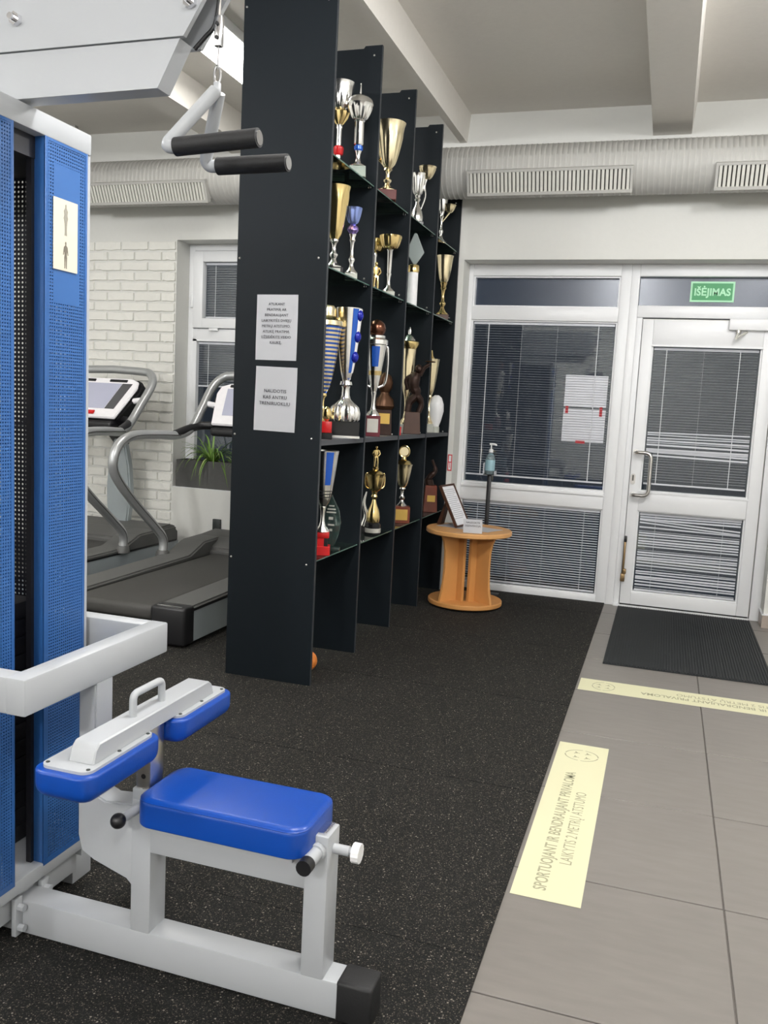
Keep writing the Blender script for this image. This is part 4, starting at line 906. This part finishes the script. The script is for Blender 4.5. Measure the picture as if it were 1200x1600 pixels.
# weight stack tower
SXF = -1.405
fr = boxes('tower_frame', [(SXF-.02, SXF, YC-.205, YC-.192, .10, 1.965), (SXF-.02, SXF, YC+.192, YC+.205, .10, 1.965), (-1.86, -1.84, YC-.205, YC-.192, .10, 1.965), (-1.86, -1.84, YC+.192, YC+.205, .10, 1.965)], m_frame, mc)
boxes('top_plate', [(-1.86, SXF+.004, YC-.205, YC+.205, 1.918, 1.968)], m_frame, mc, bev=.004)
boxes('bottom_plate', [(-1.86, SXF+.002, YC-.205, YC+.205, .120, .158)], m_frame, mc, bev=.004)
m_mesh = holes_mat('dark_perforated_side', srgb(30, 32, 42), .0118, .0060, ax=('X', 'Z'))
for yy in (YC+.196, YC-.2016): boxes('side_panel', [(-1.84, SXF-.02, yy, yy+.0016, .158, 1.918)], m_mesh, mc)
for yy in (YC+.235, YC-.235): boxes('tower_foot', [(-1.60, -1.435, yy-.04, yy+.04, .008, .160)], m_frame, mc, bev=.003)
boxes('cross_tube', [(-1.50, -1.425, YC-.20, YC+.20, .05, .120)], m_frame, mc, bev=.004)
m_perf = holes_mat('blue_perforated_steel', srgb(50, 98, 160), .0078, .0042)
PYS = (YC+.040, YC+.190)
m_perf_s = holes_mat('blue_perforated_steel_plain_bands', srgb(50, 98, 160), .0078, .0042, solid=((PYS[0]-YC+.028, PYS[1]-YC-.028, 1.55-.008, 1.868-.008),))
for (y0, y1, mm) in ((YC+.037, YC+.192, m_perf_s), (YC-.192, YC-.064, m_perf)):
    gp = boxes('guard_panel', [(SXF, SXF+.0016, y0, y1, .150, 1.925)], mm, mc)
    boxes('folded_edge', [(SXF-.03, SXF+.003, y0, y0+.004, .150, 1.925), (SXF-.03, SXF+.003, y1-.004, y1, .150, 1.925)], mat('blue_guard_paint', srgb(46, 94, 156), .35), gp, bev=.0015)
    boxes('border', [(SXF+.0005, SXF+.0026, y0, y0+.012, .150, 1.925), (SXF+.0005, SXF+.0026, y1-.010, y1, .150, 1.925), (SXF+.0005, SXF+.0026, y0+.012, y1-.010, 1.912, 1.925), (SXF+.0005, SXF+.0026, y0+.012, y1-.010, .150, .165)], bpy.data.materials['blue_guard_paint'], gp)
boxes('rear_guard', [(-1.842, -1.840, YC-.19, YC+.19, .158, 1.918)], holes_mat('dark_perforated_steel', srgb(40, 44, 54), .0125, .0078), mc)
boxes('inner_channel', [(-1.447, -1.432, YC+.027, YC+.037, .158, 1.918)], m_weight, mc)
boxes('inner_header', [(-1.80, -1.43, YC-.19, YC+.19, 1.868, 1.917)], m_weight, mc)
for i in range(14):
    z = .16+.046*i; boxes('weight_plate', [(-1.72, -1.53, YC-.17, YC+.17, z, z+.044)], m_weight, mc, bev=.002)
for yy in (YC-.09, YC+.09):
    bm = B(); tube(bm, [(-1.625, yy, .158), (-1.625, yy, 1.918)], .0095, 10); obj('guide_rod', bm, m_chrome, mc)
# overhead arm
bm = B(); prism(bm, [(-1.86, 2.068), (-1.012, 2.070), (-1.063, 1.976), (-1.86, 1.969)], 'y', 1.652, 1.700); obj('overhead_arm', bm, m_frame, mc)
bm = B(); prism(bm, [(-1.86, 2.0705), (-1.002, 2.0725), (-.86, 2.29), (-1.0, 2.36), (-1.86, 2.36)], 'y', 1.648, 1.660); sp = obj('pulley_cheek', bm, m_frame, mc)
bm = B(); prism(bm, [(-1.86, 2.0705), (-1.002, 2.0725), (-.86, 2.29), (-1.0, 2.36), (-1.86, 2.36)], 'y', 1.716, 1.728); obj('pulley_cheek', bm, m_frame, mc)
for (x, z) in ((-1.412, 2.135), (-.985, 2.135), (-1.65, 2.2)):
    bm = B(); tube(bm, [(x, 1.648, z), (x, 1.636, z)], .014, 6); tube(bm, [(x, 1.64, z), (x, 1.624, z)], .007, 10); obj('bolt', bm, m_chrome, sp)
bm = B(); lathe(bm, [(.06, -.012), (.066, -.010), (.055, 0), (.066, .010), (.06, .012)], (0, 0, 0), 32); bmesh.ops.rotate(bm, verts=bm.verts, matrix=Matrix.Rotation(PI/2, 3, 'X')); bmesh.ops.translate(bm, verts=bm.verts, vec=(-1.002, 1.69, 2.24)); obj('pulley', bm, m_black, mc)
bm = B(); tube(bm, smooth_path([(-1.0, 1.69, 2.062), (-.975, 1.69, 2.085), (-.955, 1.69, 2.105), (-.946, 1.69, 2.15), (-.946, 1.69, 2.24)], 5), .0045, 8); obj('cable_guard', bm, m_black, mc)
bm = B(); tube(bm, [(-.944, 1.69, 2.24), (-.944, 1.69, 2.115)], .003, 8); obj('cable', bm, m_steel, mc)
bm = B(); box(bm, -.952, -.936, 1.682, 1.698, 2.062, 2.122, .002)
cl = obj('cable_clamp', bm, m_chrome, mc)
for z in (2.078, 2.105):
    bm = B(); tube(bm, [(-.944, 1.6815, z), (-.944, 1.679, z)], .004, 8); obj('set_screw', bm, m_black, cl)
bm = B(); tube(bm, [(-.944, 1.69, 2.065), (-.945, 1.69, 2.02)], .002, 6); tube(bm, [(-.945+.007*math.cos(a*PI/10), 1.69, 2.008+.018*math.sin(a*PI/10)) for a in range(20)], .0026, 8, closed=True); obj('snap_hook', bm, m_chrome, mc)
# poster on the guard
po = thing('muscle_chart', 'cream sticker chart with two grey body figures on the blue guard', 'poster', (SXF+.006, YC+.105, 1.708))
PX = SXF+.0045
boxes('sheet', [(PX-.001, PX, YC+.064, YC+.152, 1.628, 1.792)], m_cream, po)
def silhouette(z0, h, front, m):
    bm = B(); yc = YC+.108
    P = [(.00, 1.0), (.05, .98), (.06, .92), (.035, .87), (.10, .83), (.17, .80), (.20, .68), (.24, .50), (.20, .50), (.15, .65), (.12, .60), (.10, .50), (.13, .40), (.11, .22), (.10, .03), (.12, 0), (.04, 0), (.03, .22), (.01, .42)]
    if not front: P = [(.0, 1.0), (.05, .97), (.05, .90), (.07, .86), (.16, .78), (.12, .66), (.17, .55), (.12, .46), (.08, .30), (.07, .12), (.09, .0), (.02, 0), (.0, .3)]
    poly = [(yc+a*h*.62, z0+b*h) for a, b in P]+[(yc-a*h*.62, z0+b*h) for a, b in P[::-1] if a > .001]
    prism(bm, poly, 'x', PX, PX+.0006); bmesh.ops.triangulate(bm, faces=bm.faces[:]); obj('printed_figure', bm, m, po)
silhouette(1.710, .072, False, m_greyink); silhouette(1.634, .062, True, m_greyink2)
# hanging double handle
vh = thing('row_handle', 'white V-shaped cable handle with two black rubber grips hanging from cable', 'handle', (-.945, 1.69, 1.99))
for (yy, zz, x0, x1, dz) in ((1.622, 1.848, -.998, -.812, .010), (1.762, 1.846, -.978, -.812, .002)):
    sgn = 1 if yy > 1.69 else -1
    bm = B(); tube(bm, fillet([(-.945, 1.69+sgn*.006, 1.975), (-1.022, yy+(-.006 if sgn < 0 else 0), zz-.002), (x0+.02, yy, zz)] if sgn < 0 else [(-.945, 1.698, 1.975), (-1.012, yy, zz), (x0+.02, yy, zz)], .035, 8), .0135, 14); obj('bent_arm', bm, m_frame, vh)
    bm = B(); tube(bm, [(x0, yy, zz), (x1, yy, zz+dz)], .0185, 20); gr = obj('grip', bm, m_blackr, vh)
    bm = B(); tube(bm, [(x1-.001, yy, zz+dz), (x1+.002, yy, zz+dz)], .014, 18); obj('end_disc', bm, m_chrome, gr)
bm = B(); box(bm, -.952, -.938, 1.684, 1.696, 1.968, 1.994, .003); obj('eye_lug', bm, m_frame, vh)

# ------------------------------------------------------------------ treadmills
def treadmill(cx, label, y0=3.965):
    t = thing('treadmill', label, 'treadmill', (cx, y0, .008), 0, 'treadmills by the window'); L = 2.1
    hw = .475
    bm = B(); box(bm, -.265, .265, .03, L-.45, .12, .205, .03, 4); obj('belt', bm, m_belt, t, local=True)
    for s in (-1, 1):
        nm = 'left' if s < 0 else 'right'
        bm = B(); prism(bm, [(.02, .02), (L-.02, .02), (L-.02, .19), (.02, .19)], 'x', s*(hw-.002), s*(hw-.03)); obj('side_panel', bm, m_tmgrey, t, local=True)
        bm = B(); prism(bm, [(.10, .185), (.10, .215), (1.35, .228), (1.55, .30), (L-.05, .31), (L-.05, .185)], 'x', s*hw, s*(hw-.2)); bmesh.ops.bevel(bm, geom=[e for e in bm.edges], offset=.012, segments=3, affect='EDGES'); obj('foot_rail', bm, m_tmhood, t, local=True)
        boxes('trim_strip', [(min(s*(hw+.002), s*(hw-.01)), max(s*(hw+.002), s*(hw-.01)), .1, L-.05, .188, .202)], m_black, t, local=True)
        bm = B(); box(bm, min(s*(hw+.004), s*.27), max(s*(hw+.004), s*.27), 0, .11, .01, .218, .016, 3); ec = obj('end_cap', bm, m_black, t, local=True)
        boxes('bright_edge', [(min(s*.30, s*.45), max(s*.30, s*.45), .012, .03, .2165, .221)], m_chrome, ec, local=True)
        # S-shaped upright and handrail
        X1, X2 = s*.482, s*.39
        P = [(X1, 1.32, .20), (X1, 1.32, .33), (X1, 1.20, .44), (X1, .93, .645), (X1, .755, .81), (X1-s*.005, .722, .913), (X1-s*.01, .78, 1.01), (X1-s*.02, .915, 1.06), (X1-s*.04, 1.15, 1.064), (X1-s*.06, 1.38, 1.058), (X2, 1.52, 1.11), (X2, 1.66, 1.25), (X2, 1.80, 1.40), (X2-s*.05, 1.86, 1.475), (X2-s*.13, 1.875, 1.495), (0, 1.88, 1.505)]
        bm = B(); tube(bm, smooth_path(P, 5), .031, 14); hr = obj('handrail', bm, m_tmsilver, t, local=True)
        for sd in (-1, 1):
            bm = B(); tube(bm, smooth_path([(px_+sd*.0295, py_, pz_) for px_, py_, pz_ in P[:10]], 5), .0042, 6); obj('groove_line', bm, m_tmhood, hr, local=True)
        bm = B(); tube(bm, smooth_path([(X1-s*.058, 1.36, 1.064), (X2+s*.0, 1.50, 1.105), (X2-s*.04, 1.58, 1.125), (s*.27, 1.62, 1.13)], 5), .030, 12); obj('hand_grip', bm, m_black, t, local=True)
        bm = B(); lathe(bm, [(.05, .20), (.046, .235), (.034, .25)], (X1, 1.32, 0), 16); obj('rail_socket', bm, m_tmhood, t, local=True)
    bm = B(); prism(bm, [(1.62, .10), (1.62, .24), (1.78, .31), (L-.08, .325), (L, .27), (L, .10)], 'x', -hw+.01, hw-.01); bmesh.ops.bevel(bm, geom=bm.edges[:], offset=.02, segments=3, affect='EDGES'); obj('motor_hood', bm, m_tmhood, t, local=True)
    bm = B(); box(bm, -hw+.03, hw-.03, .12, L-.1, .03, .12); obj('deck', bm, m_black, t, local=True)
    bm = B(); prism(bm, [(-.085, .30), (.085, .30), (.105, .45), (.108, .60), (.095, .75), (.065, .90), (.02, 1.04), (-.02, 1.04), (-.065, .90), (-.095, .75), (-.108, .60), (-.105, .45)], 'y', 1.945, 2.015); bmesh.ops.bevel(bm, geom=bm.edges[:], offset=.012, segments=3, affect='EDGES'); obj('mast', bm, m_tmgrey, t, local=True)
    bm = B(); prism(bm, [(1.99, .93), (2.0, 1.02), (1.84, 1.22), (1.74, 1.18), (1.93, .98)], 'x', -.07, .07); obj('mast_head', bm, m_tmhood, t, local=True)
    # console: tilted plane local u (x), v (up the slope)
    C0 = Vector((0, 1.66, 1.275)); ev = Vector((0, .66, .75)).normalized(); en = Vector((0, -.75, .66)).normalized()
    def cons(poly, d0, d1, nm, m, par=t, bev=0):
        bm = B(); A = [[bm.verts.new(C0+Vector((a, 0, 0))+ev*b+en*d) for a, b in poly] for d in (d0, d1)]; n = len(poly)
        bm.faces.new(A[0]); bm.faces.new(A[1])
        for i in range(n): bm.faces.new((A[0][i], A[1][i], A[1][(i+1) % n], A[0][(i+1) % n]))
        bmesh.ops.recalc_face_normals(bm, faces=bm.faces[:])
        if bev: bmesh.ops.bevel(bm, geom=bm.edges[:], offset=bev, segments=2, affect='EDGES')
        return obj(nm, bm, m, par, local=True)
    ch = cons([(-.25, -.19), (.25, -.19), (.335, .10), (.32, .19), (.24, .225), (-.24, .225), (-.32, .19), (-.335, .10)], -.11, 0, 'console', m_black, bev=.02)
    cons([(-.245, -.185), (.245, -.185), (.31, .11), (.295, .175), (.23, .205), (-.23, .205), (-.295, .175), (-.31, .11)], -.01, .012, 'bezel', m_tmwhite, ch, bev=.006)
    cons([(-.19, -.10), (.12, -.10), (.165, .15), (-.235, .15)], .011, .0145, 'screen', m_screen, ch)
    cons([(.125, -.10), (.205, -.10), (.255, .15), (.170, .15)], .011, .0148, 'side_display', m_screend, ch)
    cons([(-.06, -.16), (.06, -.16), (.06, -.125), (-.06, -.125)], .011, .022, 'red_stop_button', m_red, ch, bev=.004)
    cons([(-.22, .165), (-.08, .165), (-.08, .185), (-.22, .185)], .011, .02, 'speaker_slot', m_black, ch); cons([(.05, .165), (.2, .165), (.2, .185), (.05, .185)], .011, .02, 'speaker_slot', m_black, ch)
    bm = B(); box(bm, -.24, .24, 1.50, 1.66, 1.06, 1.12, .02, 3); obj('tray', bm, m_black, t, local=True)
    for s in (-1, 1): bm = B(); tube(bm, [(s*.30, 1.70, 1.27), (s*.40, 1.70, 1.285)], .022, 10); obj('bracket', bm, m_tmwhite, t, local=True)
treadmill(-2.81, 'silver treadmill nearest the dark shelving, its belt facing the small window')
treadmill(-4.10, 'silver treadmill farther left, its console against the white brick wall')

# ------------------------------------------------------------------ planter with spider plant
pt = thing('planter_box', 'dark grey concrete planter trough on the window sill', 'planter', (-3.1, 6.30, .604))
bm = B(); 
for b in ((-3.76, -2.47, 6.215, 6.23, .604, .825), (-3.76, -2.47, 6.365, 6.38, .604, .825), (-3.76, -3.745, 6.23, 6.365, .604, .825), (-2.485, -2.47, 6.23, 6.365, .604, .825), (-3.745, -2.485, 6.23, 6.365, .604, .62)): box(bm, *b)
obj('trough', bm, m_planter, pt); boxes('soil', [(-3.745, -2.485, 6.23, 6.365, .79, .812)], m_soil, pt)
rnd = random.Random(5)
def spider(cx, label, n=60):
    p = thing('spider_plant', label, 'plant', (cx, 6.295, .812), 0, 'spider plants in the planter')
    for i in range(n):
        a = rnd.uniform(0, 2*PI); L = rnd.uniform(.18, .36); up = rnd.uniform(.08, .2); dr = rnd.uniform(-.06, .10)+.2*(L > .27)
        c, s = math.cos(a), math.sin(a)*.55-.15; bm = B(); w = rnd.uniform(.006, .011); K = 7; pr = None
        for k in range(K+1):
            f = k/K; z = .0+up*math.sin(f*PI*.6)*1.1-dr*f*f; q = Vector((c*L*f+.015*c, max(-.19, min(s*L*f, .06)), z)); q.x = min(max(q.x, -3.775-cx), -2.465-cx); ww = w*(1-f**2)*(.6+.8*min(1, f*3)*.5)+.0006
            sd = Vector((-s, c, 0)).normalized()*ww; cur = (bm.verts.new(q-sd), bm.verts.new(q+Vector((0, 0, -.002))), bm.verts.new(q+sd))
            if pr: bm.faces.new((pr[0], pr[1], cur[1], cur[0])); bm.faces.new((pr[1], pr[2], cur[2], cur[1]))
            pr = cur
        obj('leaf', bm, m_leaf if rnd.random() < .7 else m_leafp, p, local=True, sharp=80)
spider(-3.48, 'green spider plant with drooping leaves, nearest the brick wall')
spider(-3.00, 'green spider plant in the middle of the window planter')
spider(-2.66, 'green spider plant at the right end of the window planter', 30)
sk = boxes('wall_socket', [(-3.40, -3.33, YW-.02, YW, .28, .37)], m_socket, bev=.004); tag(sk, 'dark wall socket low on the white wall under the planter', 'socket')
